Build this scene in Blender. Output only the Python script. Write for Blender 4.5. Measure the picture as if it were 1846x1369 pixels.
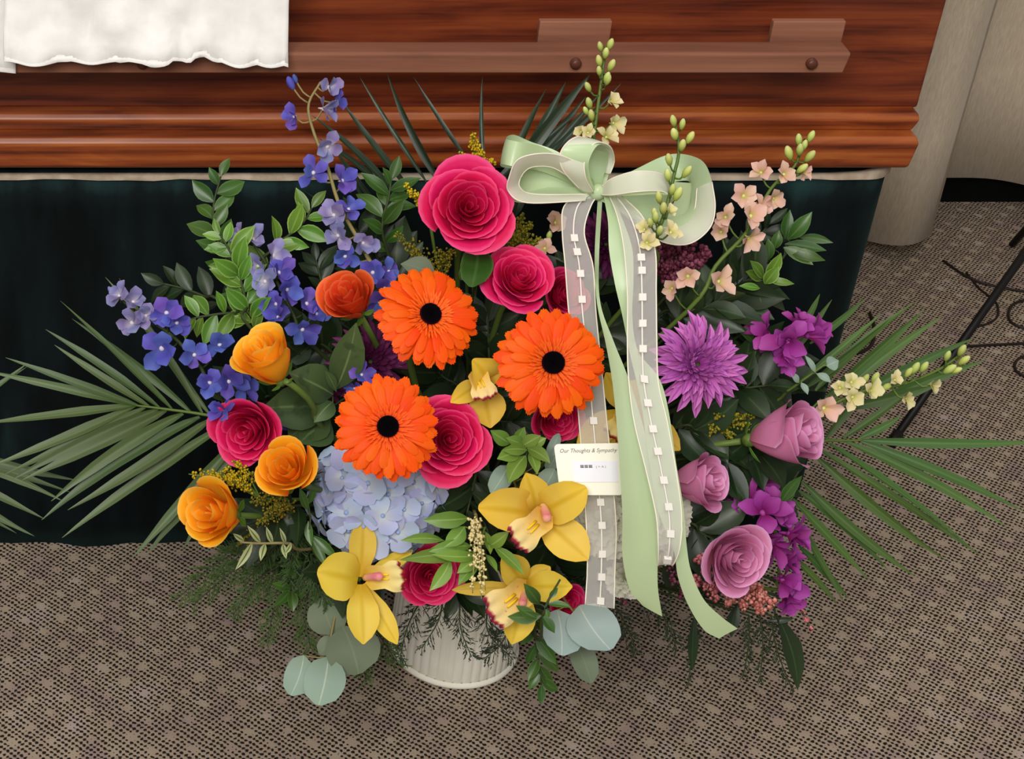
import bpy, math, random
from mathutils import Vector, Matrix

for o in list(bpy.data.objects):
    bpy.data.objects.remove(o, do_unlink=True)
scene = bpy.context.scene
COL = scene.collection
random.seed(11)

# ------------------------------------------------------------------ camera
W_PX, H_PX = 1846, 1369
FPX = 3100.0                     # focal length in pixels
XP, YP = 300.0, 684.5            # principal point: the photograph is an off-centre crop
TH = math.radians(35.0)
CS, SN = math.cos(TH), math.sin(TH)
CH = 1.45                        # camera height
cam_d = bpy.data.cameras.new('camera')
cam = bpy.data.objects.new('camera', cam_d)
COL.objects.link(cam)
cam.location = (0, 0, CH)
cam.rotation_euler = (math.radians(90) - TH, 0, 0)
cam_d.sensor_fit = 'HORIZONTAL'
cam_d.sensor_width = 36.0
cam_d.lens = FPX / W_PX * 36.0
cam_d.shift_x = (W_PX / 2 - XP) / W_PX
cam_d.shift_y = 0.0
cam_d.clip_start = 0.05
scene.camera = cam

# ------------------------------------------------------------------ light
world = bpy.data.worlds.new('world')
scene.world = world
world.use_nodes = True
bg = world.node_tree.nodes['Background']
bg.inputs[0].default_value = (1.0, 0.97, 0.94, 1)
bg.inputs[1].default_value = 0.26

def area(name, loc, target, sx, sy, power, col=(1, 0.97, 0.93)):
    l = bpy.data.lights.new(name, 'AREA')
    l.shape = 'RECTANGLE'
    l.size, l.size_y, l.energy, l.color = sx, sy, power, col
    o = bpy.data.objects.new(name, l)
    COL.objects.link(o)
    o.location = loc
    d = Vector(target) - Vector(loc)
    o.rotation_euler = d.to_track_quat('-Z', 'Y').to_euler()
    return o

area('ceiling_light_panel', (-0.55, -0.95, 2.65), (0.3, 1.5, 0.45), 1.5, 1.2, 92)
area('ceiling_light_panel', (0.6, 0.75, 2.85), (0.6, 1.3, 0.0), 1.2, 0.8, 17)

scene.view_settings.view_transform = 'Standard'
scene.view_settings.look = 'None'
scene.view_settings.exposure = 0.0
scene.view_settings.gamma = 1.0
scene.view_settings.use_curve_mapping = False

# ------------------------------------------------------------------ helpers
def pd(u, v, d):
    """photo pixel + distance along the view axis -> point of the room"""
    a = (u - XP) / FPX
    b = -(v - YP) / FPX
    return Vector((a * d, d * (CS + b * SN), CH + d * (-SN + b * CS)))

def tand(v):
    b = -(v - YP) / FPX
    return (SN - b * CS) / (CS + b * SN)

def py(u, v, Y):
    b = -(v - YP) / FPX
    return pd(u, v, Y / (CS + b * SN))

def pz(u, v, z):
    b = -(v - YP) / FPX
    return pd(u, v, (z - CH) / (-SN + b * CS))

def m_of(px, d):
    return px * d / FPX

RR, UU, FW = Vector((1, 0, 0)), Vector((0, SN, CS)), Vector((0, CS, -SN))

def nrm(fx, fy, fz):
    return (RR * fx + UU * fy - FW * fz).normalized()

def orient(c, n, roll=0.0, s=1.0):
    n = n.normalized()
    up = UU if abs(UU.dot(n)) < 0.97 else RR
    y = (up - n * up.dot(n)).normalized()
    x = y.cross(n)
    m = Matrix((x, y, n)).transposed() @ Matrix.Rotation(roll, 3, 'Z')
    return Matrix.Translation(c) @ m.to_4x4() @ Matrix.Scale(s, 4)

def lin(r, g, b):
    def f(x):
        x /= 255.0
        return x / 12.92 if x <= 0.04045 else ((x + 0.055) / 1.055) ** 2.4
    return (f(r), f(g), f(b), 1.0)

def lerp(a, b, t):
    return a + (b - a) * t

def interp(prof, t):
    for (a, x), (b, y) in zip(prof, prof[1:]):
        if t <= b:
            k = (t - a) / (b - a) if b > a else 0
            k = k * k * (3 - 2 * k) * 0.5 + k * 0.5
            return lerp(x, y, k)
    return prof[-1][1]

def catmull(pts, n):
    """n samples of a smooth curve through pts (tuples or Vectors)"""
    P = [Vector(p) for p in pts]
    P = [P[0] * 2 - P[1]] + P + [P[-1] * 2 - P[-2]]
    segs = len(P) - 3
    out = []
    for i in range(n):
        x = i / (n - 1) * segs
        k = min(int(x), segs - 1)
        t = x - k
        p0, p1, p2, p3 = P[k:k + 4]
        out.append(0.5 * ((2 * p1) + (p2 - p0) * t + (2 * p0 - 5 * p1 + 4 * p2 - p3) * t * t
                          + (3 * p1 - p0 - 3 * p2 + p3) * t * t * t))
    return out

class MB:
    """collects geometry for ONE mesh; 'ty' runs base to tip, 'sx' runs across"""
    def __init__(self):
        self.v, self.f, self.t, self.s = [], [], [], []

    def grid(self, rows, ts=None, ss=None, close=False):
        o = len(self.v)
        nr, nc = len(rows), len(rows[0])
        for i, r in enumerate(rows):
            for j, p in enumerate(r):
                self.v.append(tuple(p))
                self.t.append(i / max(1, nr - 1) if ts is None else ts[i])
                self.s.append(-1 + 2 * j / max(1, nc - 1))
        for i in range(nr - 1):
            for j in range(nc if close else nc - 1):
                k = (j + 1) % nc
                self.f.append((o + i * nc + j, o + i * nc + k, o + (i + 1) * nc + k, o + (i + 1) * nc + j))
        return self

    def tube(self, pts, r0, r1=None, k=6, cap=True):
        r1 = r0 if r1 is None else r1
        pts = [Vector(p) for p in pts]
        n = len(pts)
        rows = []
        ref = Vector((0.123, 0.31, 0.94))
        for i, p in enumerate(pts):
            t = (pts[min(i + 1, n - 1)] - pts[max(i - 1, 0)])
            t = t.normalized() if t.length > 1e-9 else Vector((0, 0, 1))
            if abs(t.dot(ref)) > 0.95:
                ref = Vector((0.9, 0.2, 0.1))
            a = t.cross(ref).normalized()
            b = t.cross(a)
            r = lerp(r0, r1, i / max(1, n - 1))
            rows.append([p + (a * math.cos(q) + b * math.sin(q)) * r
                         for q in (2 * math.pi * j / k for j in range(k))])
        o = len(self.v)
        self.grid(rows, close=True)
        if cap:
            self.f.append(tuple(o + j for j in range(k))[::-1])
            self.f.append(tuple(o + (n - 1) * k + j for j in range(k)))
        return self

    def ball(self, c, r, rows=5, k=8, sq=(1, 1, 1), ax=None):
        c = Vector(c)
        m = ax.to_track_quat('Z', 'Y').to_matrix() if ax is not None else Matrix.Identity(3)
        g = []
        for i in range(rows + 1):
            a = math.pi * (0.02 + 0.96 * i / rows)
            g.append([c + m @ Vector((r * sq[0] * math.sin(a) * math.cos(b), r * sq[1] * math.sin(a) * math.sin(b),
                                      -r * sq[2] * math.cos(a)))
                      for b in (2 * math.pi * j / k for j in range(k))])
        o = len(self.v)
        self.grid(g, close=True)
        self.f.append(tuple(o + j for j in range(k))[::-1])
        self.f.append(tuple(o + rows * k + j for j in range(k)))
        return self

    def lathe(self, prof, k=32, c=(0, 0, 0), flute=0.0, nfl=0):
        rows = []
        for (r, z) in prof:
            row = []
            for j in range(k):
                a = 2 * math.pi * j / k
                rr = r * (1 + flute * math.cos(nfl * a)) if nfl else r
                row.append((c[0] + rr * math.cos(a), c[1] + rr * math.sin(a), c[2] + z))
            rows.append(row)
        return self.grid(rows, close=True)

    def box(self, x0, x1, y0, y1, z0, z1):
        o = len(self.v)
        for z in (z0, z1):
            for (x, y) in ((x0, y0), (x1, y0), (x1, y1), (x0, y1)):
                self.v.append((x, y, z)); self.t.append(0.5); self.s.append(0)
        for q in ((3, 2, 1, 0), (4, 5, 6, 7), (0, 1, 5, 4), (1, 2, 6, 5), (2, 3, 7, 6), (3, 0, 4, 7)):
            self.f.append(tuple(o + i for i in q))
        return self

    def prism(self, prof, x0, x1, inset=None):
        """prof: list of (y, z), extruded along x"""
        n = len(prof)
        o = len(self.v)
        for x in (x0, x1):
            for i, (y, z) in enumerate(prof):
                xx = x
                if inset and x == x1:
                    xx = x1 + inset[i]
                self.v.append((xx, y, z)); self.t.append(0.5); self.s.append(0)
        for i in range(n):
            j = (i + 1) % n
            self.f.append((o + i, o + j, o + n + j, o + n + i))
        self.f.append(tuple(o + i for i in range(n))[::-1])
        self.f.append(tuple(o + n + i for i in range(n)))
        return self

    def blade(self, P0, P1, w, n, prof, bend=0.0, cup=0.0, side=0.0, ns=8, nc=4, twist=0.0, wav=0.0, ph=0.0, fold=0.0):
        P0, P1 = Vector(P0), Vector(P1)
        ax = P1 - P0
        L = ax.length
        T = ax / L
        B = T.cross(n)
        if B.length < 1e-4:
            B = T.cross(Vector((0.3, 0.5, 0.8)))
        B.normalize()
        N = B.cross(T)
        rows = []
        for i in range(ns + 1):
            t = i / ns
            q = 4 * t * (1 - t)
            c = P0 + ax * t + N * (bend * L * q) + B * (side * L * q)
            hw = 0.5 * w * interp(prof, t)
            a = twist * t
            b2 = B * math.cos(a) + N * math.sin(a)
            n2 = N * math.cos(a) - B * math.sin(a)
            row = []
            for j in range(nc + 1):
                s = -1 + 2 * j / nc
                h = cup * hw * s * s + fold * hw * abs(s) + wav * hw * math.sin(7 * t + ph + 2 * s) * abs(s)
                row.append(c + b2 * (s * hw) + n2 * h)
            rows.append(row)
        return self.grid(rows)

    def mesh(self, name, mat, off=None, inv=None, smooth=True):
        me = bpy.data.meshes.new(name)
        vs = self.v
        if inv is not None:
            vs = [tuple(inv @ Vector(p)) for p in vs]
        elif off is not None:
            vs = [(p[0] - off[0], p[1] - off[1], p[2] - off[2]) for p in vs]
        me.from_pydata(vs, [], self.f)
        a = me.attributes.new('ty', 'FLOAT', 'POINT'); a.data.foreach_set('value', self.t)
        a = me.attributes.new('sx', 'FLOAT', 'POINT'); a.data.foreach_set('value', self.s)
        if smooth:
            me.polygons.foreach_set('use_smooth', [True] * len(me.polygons))
        me.update()
        if mat is not None:
            me.materials.append(mat)
        return me

def link(name, me, parent=None, M=None):
    o = bpy.data.objects.new(name, me)
    COL.objects.link(o)
    if parent is not None:
        o.parent = parent
    if M is not None:
        o.matrix_basis = M
    return o

def thing(name, label, cat, M=None, group=None):
    o = link(name, None, None, M)
    o.empty_display_size = 0.02
    o['label'], o['category'] = label, cat
    if group:
        o['group'] = group
    return o

def tag(o, label, cat, group=None):
    o['label'], o['category'] = label, cat
    if group:
        o['group'] = group
    return o

def part(name, mb, mat, root, smooth=True, label=None):
    """mb holds world coordinates; root is a thing (its matrix is undone)"""
    me = mb.mesh(name, mat, inv=root.matrix_basis.inverted(), smooth=smooth)
    o = link(name, me, root)
    if label:
        o['label'] = label
    return o

def sub(name, mb, mat, parent, smooth=True):
    """sub-part in the parent's own coordinates (parent part sits at its root's origin)"""
    root = parent.parent
    me = mb.mesh(name, mat, inv=(root.matrix_basis @ parent.matrix_basis).inverted(), smooth=smooth)
    return link(name, me, parent)

def bevel(o, w, seg=2):
    m = o.modifiers.new('bevel', 'BEVEL')
    m.width, m.segments, m.limit_method = w, seg, 'ANGLE'
    m.angle_limit = math.radians(35)
    return o

# ------------------------------------------------------------------ materials
def new_mat(name):
    m = bpy.data.materials.new(name)
    m.use_nodes = True
    nt = m.node_tree
    return m, nt, nt.nodes['Principled BSDF'], nt.nodes['Material Output']

def N(nt, kind, **kw):
    n = nt.nodes.new(kind)
    for k, v in kw.items():
        setattr(n, k, v)
    return n

def ramp(nt, stops, fac):
    r = N(nt, 'ShaderNodeValToRGB')
    e = r.color_ramp.elements
    while len(e) < len(stops):
        e.new(0.5)
    for el, (p, c) in zip(e, stops):
        el.position, el.color = p, c
    nt.links.new(fac, r.inputs[0])
    return r.outputs[0]

def attr(nt, name):
    return N(nt, 'ShaderNodeAttribute', attribute_name=name).outputs['Fac']

def math_n(nt, op, a, b=None, clamp=False):
    n = N(nt, 'ShaderNodeMath', operation=op)
    n.use_clamp = clamp
    for i, x in enumerate((a, b)):
        if x is None:
            continue
        if isinstance(x, (int, float)):
            n.inputs[i].default_value = x
        else:
            nt.links.new(x, n.inputs[i])
    return n.outputs[0]

def mix_c(nt, fac, a, b, blend='MIX'):
    n = N(nt, 'ShaderNodeMix', data_type='RGBA', blend_type=blend)
    for i, x in ((0, fac), (6, a), (7, b)):
        if isinstance(x, (int, float, tuple)):
            n.inputs[i].default_value = x
        else:
            nt.links.new(x, n.inputs[i])
    return n.outputs[2]

def organic(name, stops, rough=0.55, spec=0.3, transl=0.2, var=0.12, edge=None, rib=None, streak=0.0, spots=None, bump=0.0, hue=0.015):
    """petal / leaf: colour from base to tip, edge and midrib colour across, slight variation per piece"""
    m, nt, bs, out = new_mat(name)
    t = attr(nt, 'ty')
    c = ramp(nt, stops, t)
    sx = attr(nt, 'sx')
    ab = math_n(nt, 'ABSOLUTE', sx)
    if edge:
        k = N(nt, 'ShaderNodeMapRange', interpolation_type='SMOOTHSTEP')
        k.inputs[1].default_value, k.inputs[2].default_value = edge[1], 1.0
        nt.links.new(ab, k.inputs[0])
        c = mix_c(nt, k.outputs[0], c, edge[0])
    if rib:
        k = N(nt, 'ShaderNodeMapRange', interpolation_type='SMOOTHSTEP')
        k.inputs[1].default_value, k.inputs[2].default_value = rib[1], 0.0
        nt.links.new(ab, k.inputs[0])
        c = mix_c(nt, k.outputs[0], c, rib[0])
    if streak:
        cv = N(nt, 'ShaderNodeCombineXYZ')
        nt.links.new(math_n(nt, 'MULTIPLY', sx, 5.0), cv.inputs[0])
        nt.links.new(math_n(nt, 'MULTIPLY', t, 0.8), cv.inputs[1])
        nz = N(nt, 'ShaderNodeTexNoise')
        nz.inputs['Scale'].default_value = 1.4
        nt.links.new(cv.outputs[0], nz.inputs['Vector'])
        f = N(nt, 'ShaderNodeMapRange')
        f.inputs[1].default_value, f.inputs[2].default_value = 0.35, 0.7
        f.inputs[3].default_value, f.inputs[4].default_value = 1 - streak, 1.0
        nt.links.new(nz.outputs[0], f.inputs[0])
        hs = N(nt, 'ShaderNodeHueSaturation')
        nt.links.new(f.outputs[0], hs.inputs['Value'])
        nt.links.new(c, hs.inputs['Color'])
        c = hs.outputs[0]
    if spots:
        tc = N(nt, 'ShaderNodeTexCoord')
        nz = N(nt, 'ShaderNodeTexNoise')
        nz.inputs['Scale'].default_value = spots[1]
        nt.links.new(tc.outputs['Object'], nz.inputs['Vector'])
        k = N(nt, 'ShaderNodeMapRange', interpolation_type='SMOOTHSTEP')
        k.inputs[1].default_value, k.inputs[2].default_value = spots[2], spots[2] + 0.15
        nt.links.new(nz.outputs[0], k.inputs[0])
        c = mix_c(nt, k.outputs[0], c, spots[0])
    oi = N(nt, 'ShaderNodeObjectInfo')
    hs = N(nt, 'ShaderNodeHueSaturation')
    mr = N(nt, 'ShaderNodeMapRange')
    mr.inputs[3].default_value, mr.inputs[4].default_value = 1 - var, 1 + var
    nt.links.new(oi.outputs['Random'], mr.inputs[0])
    nt.links.new(mr.outputs[0], hs.inputs['Value'])
    r2 = math_n(nt, 'FRACT', math_n(nt, 'MULTIPLY', oi.outputs['Random'], 17.3))
    mh = N(nt, 'ShaderNodeMapRange')
    mh.inputs[3].default_value, mh.inputs[4].default_value = 0.5 - hue, 0.5 + hue
    nt.links.new(r2, mh.inputs[0])
    nt.links.new(mh.outputs[0], hs.inputs['Hue'])
    nt.links.new(c, hs.inputs['Color'])
    c = hs.outputs[0]
    nt.links.new(c, bs.inputs['Base Color'])
    bs.inputs['Roughness'].default_value = rough
    bs.inputs['Specular IOR Level'].default_value = spec
    if bump:
        tc = N(nt, 'ShaderNodeTexCoord')
        nz = N(nt, 'ShaderNodeTexNoise')
        nz.inputs['Scale'].default_value = 260
        nt.links.new(tc.outputs['Object'], nz.inputs['Vector'])
        bp = N(nt, 'ShaderNodeBump')
        bp.inputs['Strength'].default_value = bump
        bp.inputs['Distance'].default_value = 0.002
        nt.links.new(nz.outputs[0], bp.inputs['Height'])
        nt.links.new(bp.outputs[0], bs.inputs['Normal'])
    if transl:
        tr = N(nt, 'ShaderNodeBsdfTranslucent')
        nt.links.new(c, tr.inputs[0])
        mx = N(nt, 'ShaderNodeMixShader')
        mx.inputs[0].default_value = transl
        nt.links.new(bs.outputs[0], mx.inputs[1])
        nt.links.new(tr.outputs[0], mx.inputs[2])
        nt.links.new(mx.outputs[0], out.inputs[0])
    return m

def flat(name, c, rough=0.6, spec=0.3, sheen=0.0):
    m, nt, bs, out = new_mat(name)
    bs.inputs['Base Color'].default_value = c
    bs.inputs['Roughness'].default_value = rough
    bs.inputs['Specular IOR Level'].default_value = spec
    if sheen:
        bs.inputs['Sheen Weight'].default_value = sheen
    return m

def wood(name, dark, mid, light, rough=0.35, scale=1.0, matte=False):
    m, nt, bs, out = new_mat(name)
    tc = N(nt, 'ShaderNodeTexCoord')
    mp = N(nt, 'ShaderNodeMapping')
    mp.inputs['Scale'].default_value = (3.6 * scale, 20 * scale, 30 * scale)
    nt.links.new(tc.outputs['Object'], mp.inputs[0])
    nz = N(nt, 'ShaderNodeTexNoise')
    nz.inputs['Scale'].default_value = 1.6
    nz.inputs['Detail'].default_value = 6
    nz.inputs['Distortion'].default_value = 1.7
    nt.links.new(mp.outputs[0], nz.inputs['Vector'])
    wv = N(nt, 'ShaderNodeTexWave', wave_type='BANDS', bands_direction='Z')
    wv.inputs['Scale'].default_value = 0.42
    wv.inputs['Distortion'].default_value = 11.0
    wv.inputs['Detail'].default_value = 3
    wv.inputs['Detail Scale'].default_value = 0.6
    nt.links.new(mp.outputs[0], wv.inputs['Vector'])
    mp2 = N(nt, 'ShaderNodeMapping')
    mp2.inputs['Scale'].default_value = (6, 60, 260)
    nt.links.new(tc.outputs['Object'], mp2.inputs[0])
    fine = N(nt, 'ShaderNodeTexNoise')
    fine.inputs['Scale'].default_value = 1.0
    fine.inputs['Detail'].default_value = 4
    nt.links.new(mp2.outputs[0], fine.inputs['Vector'])
    f = math_n(nt, 'ADD', math_n(nt, 'MULTIPLY', wv.outputs[0], 0.30), math_n(nt, 'MULTIPLY', nz.outputs[0], 0.70))
    f = math_n(nt, 'ADD', f, math_n(nt, 'MULTIPLY', math_n(nt, 'SUBTRACT', fine.outputs[0], 0.5), 0.55))
    c = ramp(nt, [(0.18, dark), (0.48, mid), (0.82, light)], f)
    nt.links.new(c, bs.inputs['Base Color'])
    bs.inputs['Roughness'].default_value = rough
    bs.inputs['Specular IOR Level'].default_value = 0.2 if matte else 0.4
    bp = N(nt, 'ShaderNodeBump')
    bp.inputs['Strength'].default_value = 0.08
    bp.inputs['Distance'].default_value = 0.001
    nt.links.new(fine.outputs[0], bp.inputs['Height'])
    nt.links.new(bp.outputs[0], bs.inputs['Normal'])
    return m

M_WOOD = wood('varnished_casket_wood', lin(70, 26, 12), lin(134, 62, 27), lin(172, 96, 44), 0.34)
M_WOODUP = wood('dark_casket_panel_wood', lin(58, 20, 12), lin(106, 44, 22), lin(132, 62, 30), 0.38)
M_BAR = wood('matte_handle_wood', lin(112, 70, 54), lin(132, 86, 66), lin(146, 98, 76), 0.7, 0.6, True)
M_PEG = flat('dark_peg_wood', lin(84, 44, 30), 0.4)

def velvet():
    m, nt, bs, out = new_mat('dark_green_velvet')
    tc = N(nt, 'ShaderNodeTexCoord')
    mp = N(nt, 'ShaderNodeMapping')
    mp.inputs['Scale'].default_value = (14, 14, 3.0)
    nt.links.new(tc.outputs['Object'], mp.inputs[0])
    nz = N(nt, 'ShaderNodeTexNoise')
    nz.inputs['Scale'].default_value = 1.3
    nz.inputs['Detail'].default_value = 5
    nt.links.new(mp.outputs[0], nz.inputs['Vector'])
    # velvet sheen painted into the colour: teal streaks, lighter towards the top hem
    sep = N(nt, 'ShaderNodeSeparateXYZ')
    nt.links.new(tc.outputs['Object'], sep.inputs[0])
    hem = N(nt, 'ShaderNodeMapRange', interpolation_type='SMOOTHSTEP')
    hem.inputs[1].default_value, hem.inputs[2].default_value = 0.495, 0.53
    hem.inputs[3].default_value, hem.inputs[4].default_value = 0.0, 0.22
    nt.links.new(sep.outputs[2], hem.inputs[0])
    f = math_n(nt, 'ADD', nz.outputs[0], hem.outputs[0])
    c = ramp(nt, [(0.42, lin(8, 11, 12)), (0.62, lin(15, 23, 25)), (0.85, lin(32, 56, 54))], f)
    nt.links.new(c, bs.inputs['Base Color'])
    bs.inputs['Roughness'].default_value = 0.9
    bs.inputs['Specular IOR Level'].default_value = 0.1
    bs.inputs['Sheen Weight'].default_value = 0.12
    bs.inputs['Sheen Tint'].default_value = lin(90, 140, 135)
    # pressed fold lines, a loose grid
    br = N(nt, 'ShaderNodeTexBrick')
    br.offset = 0.37
    br.inputs['Scale'].default_value = 1.0
    br.inputs['Brick Width'].default_value = 0.075
    br.inputs['Row Height'].default_value = 0.043
    br.inputs['Mortar Size'].default_value = 0.0012
    cv = N(nt, 'ShaderNodeCombineXYZ')
    nt.links.new(sep.outputs[0], cv.inputs[0])
    nt.links.new(sep.outputs[2], cv.inputs[1])
    nt.links.new(cv.outputs[0], br.inputs['Vector'])
    bp = N(nt, 'ShaderNodeBump')
    bp.inputs['Strength'].default_value = 0.5
    bp.inputs['Distance'].default_value = 0.002
    nt.links.new(br.outputs['Fac'], bp.inputs['Height'])
    nt.links.new(bp.outputs[0], bs.inputs['Normal'])
    return m
M_VELVET = velvet()

def carpet():
    m, nt, bs, out = new_mat('woven_taupe_carpet')
    tc = N(nt, 'ShaderNodeTexCoord')
    wob = N(nt, 'ShaderNodeTexNoise')
    wob.inputs['Scale'].default_value = 90
    wob.inputs['Detail'].default_value = 2
    nt.links.new(tc.outputs['Object'], wob.inputs['Vector'])
    off = N(nt, 'ShaderNodeVectorMath', operation='SCALE')
    off.inputs['Scale'].default_value = 0.0055
    nt.links.new(wob.outputs['Color'], off.inputs[0])
    ad = N(nt, 'ShaderNodeVectorMath', operation='ADD')
    nt.links.new(tc.outputs['Object'], ad.inputs[0])
    nt.links.new(off.outputs[0], ad.inputs[1])
    mp = N(nt, 'ShaderNodeMapping')
    mp.inputs['Rotation'].default_value = (0, 0, math.radians(40))
    nt.links.new(ad.outputs[0], mp.inputs[0])
    sep = N(nt, 'ShaderNodeSeparateXYZ')
    nt.links.new(mp.outputs[0], sep.inputs[0])
    P = 0.0054
    Q = 0.0062
    def cosw(x, p, k=1.0):
        return math_n(nt, 'COSINE', math_n(nt, 'MULTIPLY', x, 2 * math.pi / p))
    a = cosw(sep.outputs[0], P)
    b = cosw(sep.outputs[1], Q)
    dots = math_n(nt, 'ADD', math_n(nt, 'MULTIPLY', a, 0.8), b)
    A = cosw(sep.outputs[0], P * 6)
    B = cosw(sep.outputs[1], Q * 5)
    blot = math_n(nt, 'ADD', A, B)
    bm = N(nt, 'ShaderNodeMapRange', interpolation_type='SMOOTHSTEP')
    bm.inputs[1].default_value, bm.inputs[2].default_value = 0.8, 2.3
    nb = N(nt, 'ShaderNodeTexNoise')
    nb.inputs['Scale'].default_value = 45
    nt.links.new(tc.outputs['Object'], nb.inputs['Vector'])
    nt.links.new(math_n(nt, 'ADD', blot, math_n(nt, 'MULTIPLY', math_n(nt, 'SUBTRACT', nb.outputs[0], 0.5), 2.6)), bm.inputs[0])
    n2 = N(nt, 'ShaderNodeTexNoise')
    n2.inputs['Scale'].default_value = 240
    n2.inputs['Detail'].default_value = 2
    nt.links.new(tc.outputs['Object'], n2.inputs['Vector'])
    d2 = math_n(nt, 'ADD', dots, math_n(nt, 'MULTIPLY', math_n(nt, 'SUBTRACT', n2.outputs[0], 0.5), 2.3))
    d2 = math_n(nt, 'SUBTRACT', d2, math_n(nt, 'MULTIPLY', bm.outputs[0], 1.9))
    dm = N(nt, 'ShaderNodeMapRange', interpolation_type='SMOOTHSTEP')
    dm.inputs[1].default_value, dm.inputs[2].default_value = -0.25, 0.95
    nt.links.new(d2, dm.inputs[0])
    n3 = N(nt, 'ShaderNodeTexNoise')
    n3.inputs['Scale'].default_value = 22
    n3.inputs['Detail'].default_value = 4
    nt.links.new(tc.outputs['Object'], n3.inputs['Vector'])
    base = ramp(nt, [(0.28, lin(150, 130, 126)), (0.42, lin(158, 139, 124)), (0.56, lin(164, 148, 128)), (0.72, lin(172, 154, 146))], n3.outputs[0])
    c = mix_c(nt, dm.outputs[0], base, lin(34, 28, 24))
    nt.links.new(c, bs.inputs['Base Color'])
    bs.inputs['Roughness'].default_value = 0.95
    bs.inputs['Specular IOR Level'].default_value = 0.1
    bp = N(nt, 'ShaderNodeBump')
    bp.inputs['Strength'].default_value = 0.5
    bp.inputs['Distance'].default_value = 0.002
    inv = math_n(nt, 'SUBTRACT', 1.0, dm.outputs[0])
    nt.links.new(inv, bp.inputs['Height'])
    nt.links.new(bp.outputs[0], bs.inputs['Normal'])
    return m
M_CARPET = carpet()

def fabric(name, c1, c2, scale, rough=0.85, bumpd=0.0006, sheen=0.1, stretch=(1, 1, 1), transl=0.0):
    m, nt, bs, out = new_mat(name)
    tc = N(nt, 'ShaderNodeTexCoord')
    mp = N(nt, 'ShaderNodeMapping')
    mp.inputs['Scale'].default_value = stretch
    nt.links.new(tc.outputs['Object'], mp.inputs[0])
    nz = N(nt, 'ShaderNodeTexNoise')
    nz.inputs['Scale'].default_value = scale
    nz.inputs['Detail'].default_value = 6
    nt.links.new(mp.outputs[0], nz.inputs['Vector'])
    c = ramp(nt, [(0.35, c1), (0.65, c2)], nz.outputs[0])
    nt.links.new(c, bs.inputs['Base Color'])
    bs.inputs['Roughness'].default_value = rough
    bs.inputs['Specular IOR Level'].default_value = 0.2
    bs.inputs['Sheen Weight'].default_value = sheen
    bp = N(nt, 'ShaderNodeBump')
    bp.inputs['Strength'].default_value = 0.6
    bp.inputs['Distance'].default_value = bumpd
    nt.links.new(nz.outputs[0], bp.inputs['Height'])
    nt.links.new(bp.outputs[0], bs.inputs['Normal'])
    if transl:
        tr = N(nt, 'ShaderNodeBsdfTranslucent')
        nt.links.new(c, tr.inputs[0])
        mx = N(nt, 'ShaderNodeMixShader')
        mx.inputs[0].default_value = transl
        nt.links.new(bs.outputs[0], mx.inputs[1])
        nt.links.new(tr.outputs[0], mx.inputs[2])
        nt.links.new(mx.outputs[0], out.inputs[0])
    return m
M_CURTAIN = fabric('beige_curtain_cloth', lin(196, 180, 156), lin(212, 196, 172), 60, 0.75, 0.0005, 0.2, (6, 6, 1))
M_WHITE = fabric('white_embroidered_cloth', lin(222, 219, 214), lin(230, 228, 224), 60, 0.85, 0.0007, 0.0)
M_EDGE = fabric('worn_cream_edge', lin(150, 132, 112), lin(186, 170, 150), 40, 0.8, 0.001, 0.0)
M_WALL = flat('wall_paint', lin(150, 140, 125), 0.9)
M_BLACK = flat('black_plastic', lin(16, 15, 15), 0.5)
M_BASEB = flat('black_vinyl_baseboard', lin(10, 10, 10), 0.8, 0.1)
M_CORD = flat('brown_black_cord', lin(34, 24, 18), 0.5)

# ------------------------------------------------------------------ setting
def structure(name, mb, mat, smooth=False):
    o = link(name, mb.mesh(name, mat, smooth=smooth))
    o['kind'] = 'structure'
    return o

fl = MB(); fl.box(-2.2, 2.6, -1.2, 2.75, -0.02, 0.0)
structure('floor', fl, M_CARPET)
wb = MB(); wb.box(-2.2, 2.6, 2.62, 2.68, 0.0, 2.9)
structure('wall_back', wb, M_WALL)
bb = MB(); bb.box(-2.2, 2.6, 2.605, 2.62, 0.0, 0.11)
structure('baseboard_back', bb, M_BASEB)

# ------------------------------------------------------------------ curtain panels
def curtain(label, x0, x1, yfun, zfun, n):
    t = thing('curtain', label, 'curtain', Matrix.Translation((x0, 2.5, 0)))
    rows = []
    for k in range(15):
        row = []
        for i in range(n + 1):
            x = lerp(x0, x1, i / n)
            z0 = zfun(x)
            z = lerp(z0, 2.7, k / 14)
            row.append((x, yfun(x, z), z))
        rows.append(row)
    o = part('panel', MB().grid(rows), M_CURTAIN, t)
    s = o.modifiers.new('thickness', 'SOLIDIFY'); s.thickness = 0.004

XE = (1672 - XP) / FPX * 2.82
def y_a(x, z):
    e = max(0.0, (x - (XE - 0.17)) / 0.17)
    bump = math.sin(min(1, e) * math.pi * 0.86)
    return 2.475 + 0.022 * math.sin(24 * x + 0.7) - 0.062 * bump ** 1.3 + 0.012 * math.sin(9 * z + 14 * x) * 0.4
curtain('beige curtain panel with a rounded fold hanging just behind the casket end', 0.1, XE, y_a, lambda x: 0.018 + 0.022 * (0.5 + 0.5 * math.cos(26 * (x - XE + 0.04))), 90)
curtain('beige curtain panel with raised hem at the right edge of the photo', XE - 0.05, 2.35,
        lambda x, z: 2.545 + 0.03 * math.sin(11 * (x - XE) + 0.6) + 0.01 * math.sin(23 * x + 2 * z),
        lambda x: 0.075 - 0.10 * min(0.35, max(0.0, x - XE)), 80)

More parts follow.
